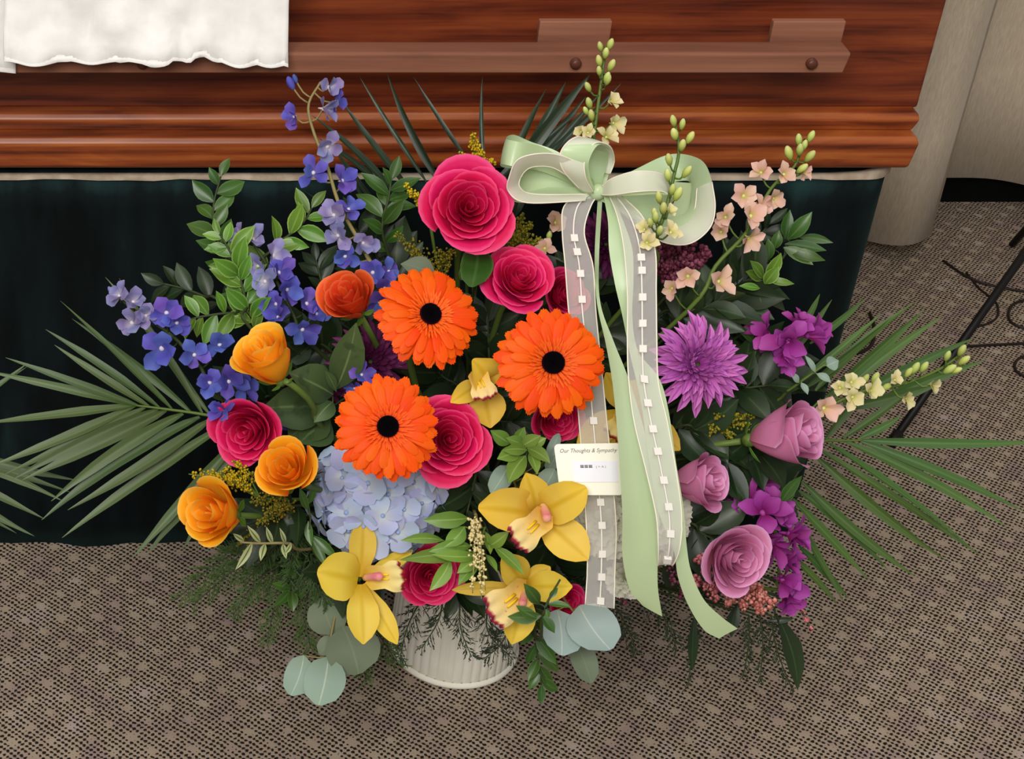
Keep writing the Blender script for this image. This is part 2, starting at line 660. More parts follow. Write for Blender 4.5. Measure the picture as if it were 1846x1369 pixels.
# ------------------------------------------------------------------ bier under the casket
BY = 1.700
BZ = CH - BY * tand(321)
BX1 = (1621 - XP) / FPX * (BY * CS + (CH - BZ) * SN)
bier = thing('casket_bier', 'dark green velvet draped bier with pale top edge under the wooden casket', 'bier',
             Matrix.Translation((-0.3, 1.98, 0)))
def skirt_path(inset):
    pts = []
    x1, y0, r = BX1 - inset, BY + inset, 0.045
    n = 70
    for i in range(n):
        pts.append((lerp(-1.35, x1 - r, i / n), y0))
    for i in range(9):
        a = -math.pi / 2 + math.pi / 2 * i / 8
        pts.append((x1 - r + r * math.cos(a), y0 + r + r * math.sin(a)))
    for i in range(1, 14):
        pts.append((x1, lerp(y0 + r, 2.28, i / 13)))
    return pts
rows = []
for k in range(13):
    z = BZ * (1 - k / 12)
    row = []
    for i, (x, y) in enumerate(skirt_path(0.0)):
        w = 0.004 * math.sin(31 * x + 1.3) + 0.003 * math.sin(67 * x + 40 * y)
        w *= k / 12
        row.append((x, y + w - 0.008 * (k / 12) ** 2 * 0 , z + (0.0015 * math.sin(23 * x) if k == 0 else 0)))
    rows.append(row)
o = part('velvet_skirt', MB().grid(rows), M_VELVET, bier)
s = o.modifiers.new('thickness', 'SOLIDIFY'); s.thickness = 0.004; s.offset = 1
tb = MB()
# pale deck edge, slightly wavy like worn cloth-covered board
r0, r1, r2, r3 = [], [], [], []
for (x, y) in skirt_path(-0.003):
    q = 0.0010 * math.sin(37 * x) + 0.0008 * math.sin(91 * x)
    lift = 0.008 * max(0, (x - (BX1 - 0.10)) / 0.10) ** 2 if y < 1.8 else 0.008
    r0.append((x, y, BZ - 0.001 + q))
    r1.append((x, y + 0.0005, BZ + 0.0035 + q * 0.5 + lift))
for (x, y) in skirt_path(0.004):
    lift = 0.008 * max(0, (x - (BX1 - 0.10)) / 0.10) ** 2 if y < 1.8 else 0.008
    r2.append((x, y, BZ + 0.0045 + lift))
for (x, y) in skirt_path(0.008):
    r3.append((x, y, BZ - 0.004))
tb.grid([r0, r1, r2, r3])
part('top_edge', tb, M_EDGE, bier)
dk = MB(); dk.box(-1.35, BX1 - 0.03, BY + 0.006, 2.28, BZ - 0.03, BZ - 0.003)
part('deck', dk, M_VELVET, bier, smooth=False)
fr = MB(); fr.box(-1.3, BX1 - 0.06, BY + 0.08, 2.2, 0.0, BZ - 0.03)
part('frame', fr, M_BLACK, bier, smooth=False)

# ------------------------------------------------------------------ casket
PY = 1.727
z3 = CH - PY * tand(193)
y2 = (CH - z3) / tand(206)
z2 = CH - y2 * tand(235)
y1 = (CH - z2) / tand(250)
z1 = CH - y1 * tand(306)
def xat(u, v, Y):
    return py(u, v, Y).x
CX0 = -1.28
casket = thing('casket', 'reddish brown varnished wooden casket with stepped base moulding', 'casket', Matrix.Translation((-0.3, 1.98, z1)))
XB = xat(1656, 190, PY)
m = MB().prism([(PY, z3 - 0.002), (PY - 0.0, 0.98), (2.25, 0.98), (2.25, z3 - 0.002)], CX0 + 0.03, XB)
bevel(part('side_panel', m, M_WOODUP, casket, smooth=False), 0.004)
XM = xat(1664, 200, y2)
m = MB().prism([(y2, z2), (y2 - 0.001, z3 - 0.006), (y2 + 0.004, z3), (2.26, z3), (2.26, z2)], CX0 + 0.015, XM, [-0.006, 0, -0.003, -0.003, -0.006])
bevel(part('upper_base_moulding', m, M_WOOD, casket, smooth=False), 0.002)
XL = xat(1661, 250, y1)
m = MB().prism([(y1 + 0.004, z1), (y1, z1 + 0.004), (y1, z2 - 0.006), (y1 + 0.005, z2), (2.27, z2), (2.27, z1)],
               CX0, XL, [-0.006, -0.005, 0, -0.003, -0.003, -0.006])
bevel(part('lower_base_moulding', m, M_WOOD, casket, smooth=False), 0.002)
lid = MB()
prof = []
for i in range(13):
    a = math.pi * i / 12
    prof.append((1.985 - 0.275 * math.cos(a), 1.0 + 0.10 * math.sin(a) ** 0.8))
prof = [(PY - 0.02, 0.98), (PY - 0.02, 1.0)] + prof[1:-1] + [(2.27, 1.0), (2.27, 0.98)]
lid.prism(prof, CX0 + 0.02, XB + 0.01)
part('lid', lid, M_WOOD, casket, smooth=False)
# handle rail
HY = 1.640
hz0 = CH - HY * tand(132)
hz1 = CH - HY * tand(96)
hyb = (CH - hz1) / tand(75)
hx1 = xat(1535, 96, HY)
m = MB().prism([(HY, hz0), (HY, hz1 - 0.002), (HY + 0.002, hz1), (hyb, hz1), (hyb, hz0)], CX0 + 0.25, hx1, [-0.004, 0, 0, 0, -0.004])
bar = bevel(part('handle_rail', m, M_BAR, casket, smooth=False), 0.0015)
for u in (257, 1037, 1462):
    P = py(u, 113, HY)
    pg = MB()
    pg.tube([P + Vector((0, 0.006, 0)), P + Vector((0, -0.004, 0))], 0.0058, 0.0058, 14)
    pg.ball(P + Vector((0, -0.004, 0)), 0.0058, 5, 14, (1, 1, 0.55), Vector((0, -1, 0)))
    sub('peg', pg, M_PEG, bar)
for (u0, u1) in ((971, 1101), (1391, 1521), (192, 322)):
    xa, xb = xat(u0, 60, hyb), xat(u1, 60, hyb)
    zk = CH - (hyb + 0.001) * tand(38)
    m = MB().prism([(hyb + 0.0002, hz0 + 0.002), (hyb + 0.0002, zk), (hyb + 0.009, zk), (hyb + 0.009, hz0 + 0.002)], xa, xb)
    m.prism([(hyb + 0.008, hz0 + 0.004), (hyb + 0.008, hz1 - 0.006), (PY + 0.001, hz1 - 0.006), (PY + 0.001, hz0 + 0.004)], xa + 0.02, xb - 0.008)
    bevel(part('handle_bracket', m, M_BAR, casket, smooth=False), 0.0012)

# ------------------------------------------------------------------ white cloth over the casket
def cloth(label, hem, x_left, x_right, Y, seed, amp=1.0, up=0.0):
    rnd = random.Random(seed)
    t = thing('casket_cloth', label, 'cloth', Matrix.Translation((lerp(x_left, x_right, .5), 1.7, 1.0)))
    n = 64
    rows = []
    us = [h[0] for h in hem]
    for k in range(30):
        row = []
        for i in range(n + 1):
            f = i / n
            u = lerp(us[0], us[-1], f)
            v = interp(hem, u)
            P = py(u, v, Y)
            g = k / 29
            if g < 0.72:
                h = g / 0.72
                z = lerp(P.z, 1.0, h)
                y = lerp(Y, PY - 0.034, h ** 0.7)
            else:
                h = (g - 0.72) / 0.28
                a = math.pi * 0.42 * h
                z = 1.0 + 0.112 * math.sin(a) ** 0.8
                y = 1.985 - 0.29 * math.cos(a)
            x = lerp(P.x, lerp(x_left, x_right, f), min(1, g * 2))
            fold = (0.0085 * math.sin(26 * x + 38 * z) + 0.005 * math.sin(55 * x + 60 * z + seed)) * (1 - 0.8 * g)
            fold += 0.004 * math.sin(90 * x - 75 * z + 2 * math.sin(30 * z)) * (1 - g)
            fold += 0.004 * math.sin(14 * (x + 1.3 * z)) * (1 - g)
            fold += 0.003 * math.cos(120 * x) * max(0, 1 - g * 8)
            row.append((x, y - abs(fold) * 0.9 * amp - 0.003 - up * g, z + up * g))
        rows.append(row)
    o = part('panel', MB().grid(rows), M_WHITE, t)
    s = o.modifiers.new('thickness', 'SOLIDIFY'); s.thickness = 0.0015
    hm = MB()
    a = [(x, y - 0.0022, z - 0.0005) for (x, y, z) in rows[0]]
    b = [(x, y - 0.0022, lerp(z0, z, 0.42)) for (x, y, z), (_, _, z0) in zip(rows[1], rows[0])]
    hm.grid([a, b])
    o = part('stitched_hem', hm, M_WHITE, t)
    s = o.modifiers.new('thickness', 'SOLIDIFY'); s.thickness = 0.001
HEM1 = [(9, 101), (60, 104), (100, 107), (150, 105), (185, 104), (212, 107), (235, 101), (255, 102), (275, 109), (300, 105),
        (312, 98), (325, 101), (341, 106), (355, 99), (368, 97), (395, 107), (430, 111), (519, 114)]
cloth('white embroidered cloth with wavy hem hanging over the casket handle rail', HEM1, xat(7, 0, 1.62), xat(520, 0, 1.62), 1.624, 3, 1.0, 0.006)
HEM2 = [(-330, 118), (-200, 124), (-100, 121), (-40, 126), (0, 124), (29, 127)]
cloth('strip of second white cloth at the left edge of the casket, hanging lower', HEM2, xat(-330, 0, 1.62), xat(14, 0, 1.62), 1.6365, 5, 0.15)

# ------------------------------------------------------------------ stand leg and cords on the carpet
leg_a, leg_b = pz(1612, 792, 0.008), pz(1850, 452, 0.150)
leg_c = leg_b + (leg_b - leg_a) * 0.60
st = thing('tripod_stand', 'black metal stand leg resting on carpet behind the right palm frond', 'stand', Matrix.Translation(leg_a))
part('leg', MB().tube([leg_a, leg_b, leg_c], 0.0055, 0.007, 10), M_BLACK, st)
part('rubber_foot', MB().tube([leg_a - (leg_b - leg_a) * 0.03, leg_a + (leg_b - leg_a) * 0.03], 0.0075, 0.0078, 10), M_BLACK, st)
part('pole', MB().tube([leg_c - Vector((0, 0, 0.05)), leg_c + Vector((0, 0, 1.2))], 0.012, 0.011, 12), M_BLACK, st)
ang = math.atan2((leg_c - leg_a).y, (leg_c - leg_a).x)
for k in (1, 2):
    a = ang + (1.047 if k == 1 else -1.047)
    e = leg_c + Vector((math.cos(a), math.sin(a), 0)) * 0.10
    e.z = 0.007
    part('leg', MB().tube([leg_c, e], 0.006, 0.0055, 10), M_BLACK, st)

def cord(label, pts, r=0.0022):
    P = [pz(u, v, r) for (u, v) in pts]
    o = link('power_cord', MB().tube(catmull(P, 60), r, r, 6).mesh('power_cord', M_CORD, off=P[0]), None, Matrix.Translation(P[0]))
    tag(o, label, 'cord')
cord('thin dark cord running straight to the right edge of the carpet', [(1738, 625), (1790, 622), (1850, 619), (1930, 612)])
cord('dark cord looped around the black stand leg on the carpet', [(1700, 470), (1745, 500), (1790, 515), (1850, 526), (1920, 530)])
cord('dark cord curling into a half circle at the right photo edge, upper one', [(1860, 538), (1828, 548), (1818, 565), (1824, 582), (1850, 592), (1900, 594)])
cord('small cord curl at the right photo edge below the straight cord', [(1870, 636), (1838, 646), (1829, 660), (1838, 674), (1880, 690)])
cord('thin cord making a round bend left of the black stand leg', [(1742, 492), (1765, 520), (1795, 545), (1798, 570), (1780, 584), (1755, 590)], 0.0018)
cord('short dark cord lying beside the bier corner under the palm tips', [(1568, 565), (1576, 590), (1572, 620), (1555, 634), (1535, 636)], 0.0028)

# ------------------------------------------------------------------ vase
VX, VY = (820 - XP) / FPX * 2.06, 1.516
M_VASE = fabric('cream_ribbed_pot', lin(238, 234, 218), lin(245, 241, 228), 30, 0.6, 0.0003, 0.0)
M_FOAM = flat('dark_wet_foam', lin(20, 30, 18), 0.95, 0.1)
vase = thing('flower_pot', 'cream ribbed round pot standing on the carpet under the bouquet', 'pot', Matrix.Translation((VX, VY, 0)))
NF = 44
prof = [(0.060, 0.002), (0.0735, 0.004), (0.0755, 0.012), (0.076, 0.03), (0.0745, 0.07), (0.073, 0.11), (0.074, 0.15), (0.077, 0.185), (0.079, 0.19), (0.0755, 0.192), (0.072, 0.185), (0.070, 0.15), (0.07, 0.03)]
mb = MB()
rows = []
KS = NF * 6
for (r, z) in prof:
    row = []
    for j in range(KS):
        a = 2 * math.pi * j / KS
        ph = (j % 6) / 6
        fl_ = -0.0022 * (1 - abs(math.sin(math.pi * ph))) ** 2 * (1 if 0.01 < z < 0.186 and r > 0.0725 else 0)
        row.append((VX + (r + fl_) * math.cos(a), VY + (r + fl_) * math.sin(a), z))
    rows.append(row)
mb.grid(rows, close=True)
part('ribbed_body', mb, M_VASE, vase)
part('base_rim', MB().lathe([(0.05, 0.0), (0.0775, 0.0), (0.0785, 0.003), (0.0775, 0.006), (0.074, 0.0065)], 64, (VX, VY, 0)), M_VASE, vase)
mb = MB()
mb.lathe([(0.001, 0.20), (0.05, 0.198), (0.068, 0.188), (0.069, 0.17), (0.069, 0.05), (0.001, 0.05)], 24, (VX, VY, 0))
part('foam_block', mb, M_FOAM, vase)
FOAM = Vector((VX, VY, 0.175))

def stem_pts(P, n, k=0.10, n_s=9):
    """curve from the back of a flower head down into the foam"""
    a = P - n * 0.004
    b = a - n * k
    d = FOAM + Vector((random.uniform(-0.04, 0.04), random.uniform(-0.03, 0.03), random.uniform(-0.02, 0.01)))
    c = d + (b - d) * 0.35 + Vector((0, 0, 0.03))
    out = []
    for i in range(n_s):
        t = i / (n_s - 1)
        q = 1 - t
        out.append(a * q ** 3 + b * (3 * q * q * t) + c * (3 * q * t * t) + d * t ** 3)
    return out

# ------------------------------------------------------------------ plant materials
def st4(a, b, c):
    return [(0.0, lin(*a)), (0.5, lin(*b)), (0.90, lin(*b)), (1.0, lin(*c))]  # last stop paints a paler highlight on the rose petal rim
def st3(a, b, c, p=0.5):
    return [(0.0, lin(*a)), (p, lin(*b)), (1.0, lin(*c))]
M_HOT = organic('hot_pink_petal', st4((168, 10, 62), (222, 24, 92), (246, 84, 140)), 0.6, 0.2, 0.22, 0.05, streak=0.05, hue=0.004)
M_ORANGE = organic('orange_red_petal', st4((200, 70, 34), (232, 84, 36), (248, 130, 80)), 0.6, 0.2, 0.22, 0.06, hue=0.005)
M_YORANGE = organic('yellow_orange_petal', st4((248, 172, 28), (255, 182, 32), (255, 204, 84)), 0.6, 0.2, 0.25, 0.05, edge=(lin(248, 128, 44), 0.75), hue=0.006)
M_LAV = organic('lavender_pink_petal', st4((200, 104, 128), (212, 130, 172), (230, 168, 210)), 0.6, 0.2, 0.22, 0.05, hue=0.006)
M_GERB = organic('orange_ray_petal', st3((240, 62, 10), (252, 84, 4), (255, 96, 6), 0.35), 0.55, 0.2, 0.2, 0.05, streak=0.16, hue=0.006)
M_GRING = organic('red_orange_floret', st3((206, 40, 26), (238, 64, 20), (248, 86, 26)), 0.6, 0.2, 0.1, 0.1)
M_GDISC = organic('black_purple_disc', st3((6, 3, 6), (10, 4, 9), (58, 14, 30), 0.78), 0.9, 0.05, 0.0, 0.1, bump=0.8)
M_ORCH = organic('yellow_orchid_tepal', st3((214, 166, 30), (238, 206, 84), (236, 198, 66), 0.45), 0.5, 0.3, 0.25, 0.05, rib=(lin(222, 184, 48), 0.25), hue=0.008)
M_LIP = organic('pale_yellow_lip', [(0.0, lin(226, 186, 60)), (0.55, lin(244, 218, 130)), (0.88, lin(246, 226, 156)), (0.94, lin(160, 40, 54)), (1.0, lin(104, 10, 26))], 0.55, 0.25, 0.2, 0.03, spots=(lin(196, 90, 70), 190, 0.66))
M_COLUMN = organic('pink_column', st3((238, 200, 130), (232, 160, 140), (216, 110, 124)), 0.5, 0.3, 0.1, 0.05)
M_CALLUS = flat('yellow_callus', lin(240, 196, 20), 0.6)
M_HYD = organic('pale_blue_hydrangea_petal', st3((206, 214, 214), (186, 194, 224), (176, 190, 224)), 0.6, 0.2, 0.2, 0.10, hue=0.03)
M_HYDC = flat('hydrangea_eye', lin(150, 170, 214), 0.6)
M_CREAM = organic('cream_white_petal', st3((196, 200, 150), (226, 226, 200), (238, 236, 222)), 0.6, 0.2, 0.25, 0.05)
M_MUM = organic('purple_mum_petal', st3((132, 40, 122), (182, 88, 172), (212, 130, 202)), 0.6, 0.2, 0.2, 0.08, rib=(lin(150, 60, 146), 0.4))
M_MUMD = organic('dark_plum_mum_petal', st3((58, 14, 46), (92, 26, 70), (116, 46, 92)), 0.6, 0.2, 0.15, 0.1)
M_MAROON = organic('dusty_maroon_floret', st3((84, 28, 50), (128, 58, 80), (170, 104, 118)), 0.6, 0.2, 0.15, 0.15, spots=(lin(104, 40, 60), 70, 0.5))
M_DELPH = organic('violet_blue_petal', st3((104, 100, 178), (86, 78, 172), (104, 100, 196)), 0.55, 0.2, 0.25, 0.16, hue=0.03)
M_DELPHP = organic('faded_blue_petal', st3((196, 190, 200), (132, 124, 176), (150, 144, 190)), 0.6, 0.2, 0.25, 0.14, hue=0.03)
M_BEE = flat('pale_flower_eye', lin(206, 196, 206), 0.6)
M_LARK = organic('blush_larkspur_petal', st3((196, 186, 90), (226, 186, 160), (234, 196, 182), 0.4), 0.6, 0.2, 0.25, 0.06)
M_LARKY = organic('ivory_larkspur_petal', st3((176, 184, 70), (220, 208, 150), (232, 222, 176), 0.4), 0.6, 0.2, 0.25, 0.06)
M_BUD = organic('lime_bud', st3((126, 144, 48), (182, 194, 100), (220, 220, 150)), 0.55, 0.25, 0.15, 0.12)
M_FREES = organic('magenta_freesia_petal', st3((142, 28, 98), (164, 54, 148), (180, 82, 172)), 0.55, 0.25, 0.25, 0.08)
M_GOLD = organic('goldenrod_floret', st3((150, 120, 10), (190, 160, 20), (206, 178, 36)), 0.7, 0.2, 0.1, 0.15)
M_GOLDD = organic('dull_goldenrod_floret', st3((104, 92, 20), (130, 118, 30), (150, 136, 40)), 0.7, 0.2, 0.1, 0.15)
M_BERRY = organic('coral_pink_bud', st3((112, 54, 50), (176, 94, 92), (214, 146, 138)), 0.6, 0.2, 0.1, 0.2, spots=(lin(150, 70, 66), 90, 0.52))
M_SEED = organic('cream_seed_head', st3((180, 160, 90), (216, 200, 140), (226, 212, 160)), 0.6, 0.2, 0.1, 0.1)
M_STEM = flat('green_stem', lin(86, 108, 44), 0.5)
M_STEMD = flat('dark_stem', lin(50, 62, 30), 0.6)
M_STEMT = flat('tan_stem', lin(134, 122, 76), 0.6)
M_RUSC = organic('fresh_green_leaf', st3((70, 104, 30), (88, 130, 40), (96, 138, 48)), 0.38, 0.45, 0.15, 0.22, edge=(lin(138, 172, 84), 0.72), rib=(lin(118, 152, 66), 0.16))
M_RUSCD = organic('mid_green_leaf', st3((46, 74, 26), (58, 92, 32), (66, 100, 38)), 0.36, 0.45, 0.12, 0.22, edge=(lin(84, 116, 56), 0.8), rib=(lin(80, 112, 50), 0.16))
M_DARK = organic('dark_green_leaf', st3((26, 40, 20), (32, 50, 24), (38, 56, 28)), 0.42, 0.4, 0.08, 0.25, rib=(lin(52, 72, 38), 0.14))
M_ROSEL = organic('rose_leaf', st3((44, 62, 34), (60, 82, 44), (70, 92, 50)), 0.42, 0.4, 0.1, 0.15, rib=(lin(96, 116, 70), 0.10), spots=(lin(48, 68, 36), 60, 0.55))
M_EUC = organic('silver_eucalyptus_leaf', st3((128, 148, 128), (142, 164, 150), (136, 158, 140)), 0.6, 0.25, 0.12, 0.08, rib=(lin(176, 190, 168), 0.07))
M_EUCB = organic('blue_eucalyptus_leaf', st3((166, 184, 176), (172, 192, 190), (160, 182, 178)), 0.6, 0.25, 0.12, 0.05, rib=(lin(204, 214, 206), 0.06))
M_EUCD = organic('olive_eucalyptus_leaf', st3((110, 122, 100), (118, 130, 106), (108, 120, 96)), 0.6, 0.25, 0.12, 0.08, rib=(lin(128, 138, 112), 0.07))
M_PALM = organic('palm_leaflet', st3((74, 96, 46), (84, 104, 64), (98, 116, 80)), 0.48, 0.35, 0.1, 0.16, rib=(lin(100, 122, 72), 0.18), streak=0.25)
M_PALMG = organic('green_palm_leaflet', st3((60, 90, 36), (72, 102, 46), (86, 112, 58)), 0.5, 0.35, 0.1, 0.16, rib=(lin(92, 120, 60), 0.18), streak=0.25)
M_PALMD = organic('dark_palm_leaflet', st3((30, 46, 28), (38, 54, 36), (46, 62, 42)), 0.38, 0.4, 0.08, 0.2, rib=(lin(58, 76, 50), 0.2), streak=0.25)
M_FERN = organic('fine_fern', st3((44, 66, 28), (56, 80, 32), (66, 90, 38)), 0.6, 0.3, 0.1, 0.2)
M_FERND = organic('dark_fine_fern', st3((28, 40, 24), (36, 48, 30), (46, 58, 36)), 0.6, 0.3, 0.1, 0.2)
M_LANCE = organic('light_green_lance_leaf', st3((92, 124, 46), (110, 142, 56), (116, 148, 64)), 0.4, 0.4, 0.15, 0.15, rib=(lin(142, 170, 88), 0.15), hue=0.01)
M_VARI = organic('cream_edged_leaf', st3((150, 162, 110), (164, 174, 122), (178, 186, 134)), 0.5, 0.3, 0.15, 0.08, rib=(lin(60, 84, 40), 0.4))

P_LEAF = [(0, .06), (.12, .5), (.35, .96), (.5, 1), (.72, .76), (.9, .32), (1, .02)]
P_LANCE = [(0, .08), (.2, .6), (.45, 1), (.7, .8), (.9, .34), (1, .02)]
P_ROUND = [(0, .06), (.05, .36), (.18, .80), (.38, 1), (.62, 1), (.82, .82), (.94, .54), (1, .16)]
P_PALM = [(0, .22), (.1, .62), (.35, 1), (.65, .8), (.88, .34), (1, .03)]
P_TEPAL = [(0, .30), (.18, .62), (.45, .98), (.65, 1), (.84, .72), (.95, .36), (1, .06)]
P_TEPALR = [(0, .30), (.12, .66), (.35, .98), (.62, 1), (.83, .84), (.95, .52), (1, .16)]
P_STRAP = [(0, .45), (.3, .78), (.65, .98), (.84, 1), (.95, .80), (1, .17)]
P_PETAL = [(0, .2), (.25, .62), (.6, 1), (.85, .86), (.96, .5), (1, .1)]
P_QUILL = [(0, .45), (.4, .85), (.7, 1), (.9, .7), (1, .08)]

_cache = {}
def cached(key, fn):
    if key not in _cache:
        _cache[key] = fn()
    return _cache[key]

# ------------------------------------------------------------------ roses
def rose_petals(kind, mat):
    rnd = random.Random(5 if kind == 'open' else 9)
    out = []
    cfg = {'open': (25, 0.06, 0.94, 0.92, 0.24, -0.04, -0.78), 'half': (20, 0.06, 0.81, 0.88, 0.45, 0.30, -0.85),
           'bud': (15, 0.06, 0.63, 0.80, 0.62, 0.50, -0.85)}[kind]
    n, ra, rb, pw, zc, ze, zb = cfg
    for i in range(n):
        q = i / (n - 1)
        R = ra + rb * q ** pw
        zt = lerp(zc, ze, q ** 1.6) + rnd.uniform(-.02, .02)
        hw = lerp(1.6, 1.02, q ** 0.7)
        phi = i * 2.39996 + rnd.uniform(-.15, .15)
        curl = 0.10 + 0.9 * q ** 1.4
        if kind == 'bud':
            curl *= 0.75
        ph = rnd.uniform(0, 6)
        outer = q > 0.72
        nu, ntt = 10, 8
        rows = []
        for a in range(ntt + 1):
            t = a / ntt
            row = []
            for b in range(nu + 1):
                u = -1 + 2 * b / nu
                top = 1 - 0.30 * abs(u) ** 3.4
                tip = 0.012 * max(0, 1 - abs(u) * 2) * (1 if outer else 0)
                tt = t * (top + tip)
                r = R * (tt ** 0.6) * (1 + 0.16 * math.sin(math.pi * min(1, tt)))
                z = zb + (zt - zb) * tt
                k = max(0.0, (tt - 0.70) / 0.30)
                r += curl * 0.24 * (0.3 + 0.7 * R) * k * k
                z -= curl * 0.15 * k ** 2.2
                if outer:
                    e = max(0, abs(u) - 0.5) / 0.5
                    r += 0.07 * e * e * tt
                r *= 1 + 0.085 * u
                r += 0.022 * math.sin(3.1 * u + ph) * tt
                z += 0.018 * math.sin(4.3 * u + 2 * ph) * tt
                an = phi + u * hw * (0.5 + 0.5 * math.sqrt(max(tt, 0)))
                row.append((r * math.cos(an), r * math.sin(an), z))
            rows.append(row)
        out.append(MB().grid(rows).mesh('petal', mat))
    return out

def rose(label, u, v, d, rpx, face, kind='open', mat=None, roll=0.0, group=None, stem=None, sq=None, depth_scale=1.0):
    n = nrm(*face)
    R = m_of(rpx, d)
    c = pd(u, v, d)
    M = orient(c, n, roll, R)
    t = thing('rose', label, 'rose', M, group)
    for me in cached(('rose', kind, mat.name), lambda: rose_petals(kind, mat)):
        link('petal', me, t)
    def calyx():
        mb = MB(); mb.lathe([(0.02, -0.97), (0.11, -0.95), (0.15, -0.86), (0.13, -0.74), (0.05, -0.72)], 12)
        return mb.mesh('calyx', M_STEM)
    cal = link('calyx', cached('calyx', calyx), t)
    def sepal():
        mb = MB()
        mb.blade((0.09, 0, -0.86), (0.52, 0, -0.60), 0.17, Vector((-0.3, 0, 1)), P_LANCE, bend=-0.12, cup=0.3, ns=6, nc=2)
        return mb.mesh('sepal', M_RUSC)
    se = cached('sepal', sepal)
    for k in range(5):
        link('sepal', se, cal, Matrix.Rotation(k * 1.2566 + 0.3, 4, 'Z'))
    base = c - n * R * 0.95
    if stem:
        pts = catmull([base] + [pd(*s) for s in stem] + [FOAM + Vector((random.uniform(-.03, .03), random.uniform(-.03, .03), 0))], 12)
    else:
        pts = stem_pts(base, n)
    part('stem', MB().tube(pts, 0.0032, 0.003, 7), M_STEM, t)
    return t

# ------------------------------------------------------------------ gerberas
def gerbera(label, u, v, d, rpx, face, roll=0.0):
    n = nrm(*face)
    R = m_of(rpx, d)
    c = pd(u, v, d)
    t = thing('gerbera', label, 'gerbera', orient(c, n, roll, R))
    rnd = random.Random(int(u))
    def pet(k):
        rr = random.Random(k)
        mb = MB()
        L = 0.80
        P1 = Vector((L, 0, -0.05 + 0.03 * k))
        ns, nc = 7, 6
        rows = []
        for i in range(ns + 1):
            tt = i / ns
            hw = 0.5 * 0.225 * interp(P_STRAP, tt)
            row = []
            for j in range(nc + 1):
                s = -1 + 2 * j / nc
                z = P1.z * tt + 0.06 * math.sin(math.pi * tt) - 0.05 * tt ** 3 + 0.10 * hw * math.cos(s * 3 * math.pi) - 0.16 * hw * s * s
                x = L * tt - (0.035 * (abs(s) ** 2) if i == ns else 0) - (0.012 * (1 - math.cos(3 * math.pi * s)) if i == ns else 0)
                row.append((x, s * hw * (1 if i < ns else 3.2), z))
            rows.append(row)
        mb.grid(rows)
        return mb.mesh('petal', M_GERB)
    ps = [cached(('gp', k), lambda k=k: pet(k)) for k in range(3)]
    for layer, (cnt, z0, tilt, sc) in enumerate(((24, -0.05, 0.03, 1.0), (22, 0.0, -0.06, 0.93), (15, 0.03, -0.14, 0.72))):
        for i in range(cnt):
            a = (i + 0.5 * layer + rnd.uniform(-.16, .16)) * 2 * math.pi / cnt
            s = sc * rnd.uniform(0.93, 1.06)
            m = Matrix.Rotation(a, 4, 'Z') @ Matrix.Translation((0.2, 0, z0)) @ Matrix.Rotation(tilt + rnd.uniform(-.05, .05), 4, 'Y') \
                @ Matrix.Rotation(rnd.uniform(-.12, .12), 4, 'X') @ Matrix.Diagonal((s, rnd.uniform(.9, 1.1) * (1 if layer < 2 else 0.8), s, 1))
            link('petal', rnd.choice(ps), t, m)
    def ring():
        mb = MB()
        r2 = random.Random(4)
        for lay, (cnt, r, L) in enumerate(((38, 0.33, 0.17), (36, 0.28, 0.15), (34, 0.23, 0.11))):
            for i in range(cnt):
                a = (i + .5 * lay + r2.uniform(-.3, .3)) * 2 * math.pi / cnt
                e = Vector((math.cos(a), math.sin(a), 0))
                p0 = e * (r - 0.06) + Vector((0, 0, 0.06))
                p1 = e * (r + L * r2.uniform(.6, 1)) + Vector((0, 0, 0.13 - 0.005 * lay + r2.uniform(-.02, .03)))
                mb.blade(p0, p1, 0.045, Vector((0, 0, 1)) - e * .3, P_QUILL, cup=0.5, ns=3, nc=2)
        return mb.mesh('ring_florets', M_GRING)
    o = link('ring_florets', cached('gring', ring), t)
    o['kind'] = 'stuff'
    def disc():
        mb = MB()
        rows = []
        for i in range(9):
            r = 0.005 + 0.195 * i / 8
            rows.append([(r * math.cos(b), r * math.sin(b), 0.125 - 0.035 * math.cos(r * 9) + 0.012 * math.sin(b * 13 + i * 2)) for b in (2 * math.pi * j / 40 for j in range(40))])
        rows.append([(0.205 * math.cos(b), 0.205 * math.sin(b), -0.04) for b in (2 * math.pi * j / 40 for j in range(40))])
        return mb.grid(rows, close=True).mesh('disc', M_GDISC)
    link('disc', cached('gdisc', disc), t)
    def cal():
        return MB().lathe([(0.03, -0.26), (0.12, -0.24), (0.24, -0.12), (0.27, -0.05), (0.05, -0.03)], 20).mesh('calyx', M_STEM)
    link('calyx', cached('gcal', cal), t)
    part('stem', MB().tube(stem_pts(c - n * R * 0.24, n, 0.13), 0.0034, 0.0036, 8), M_STEM, t)

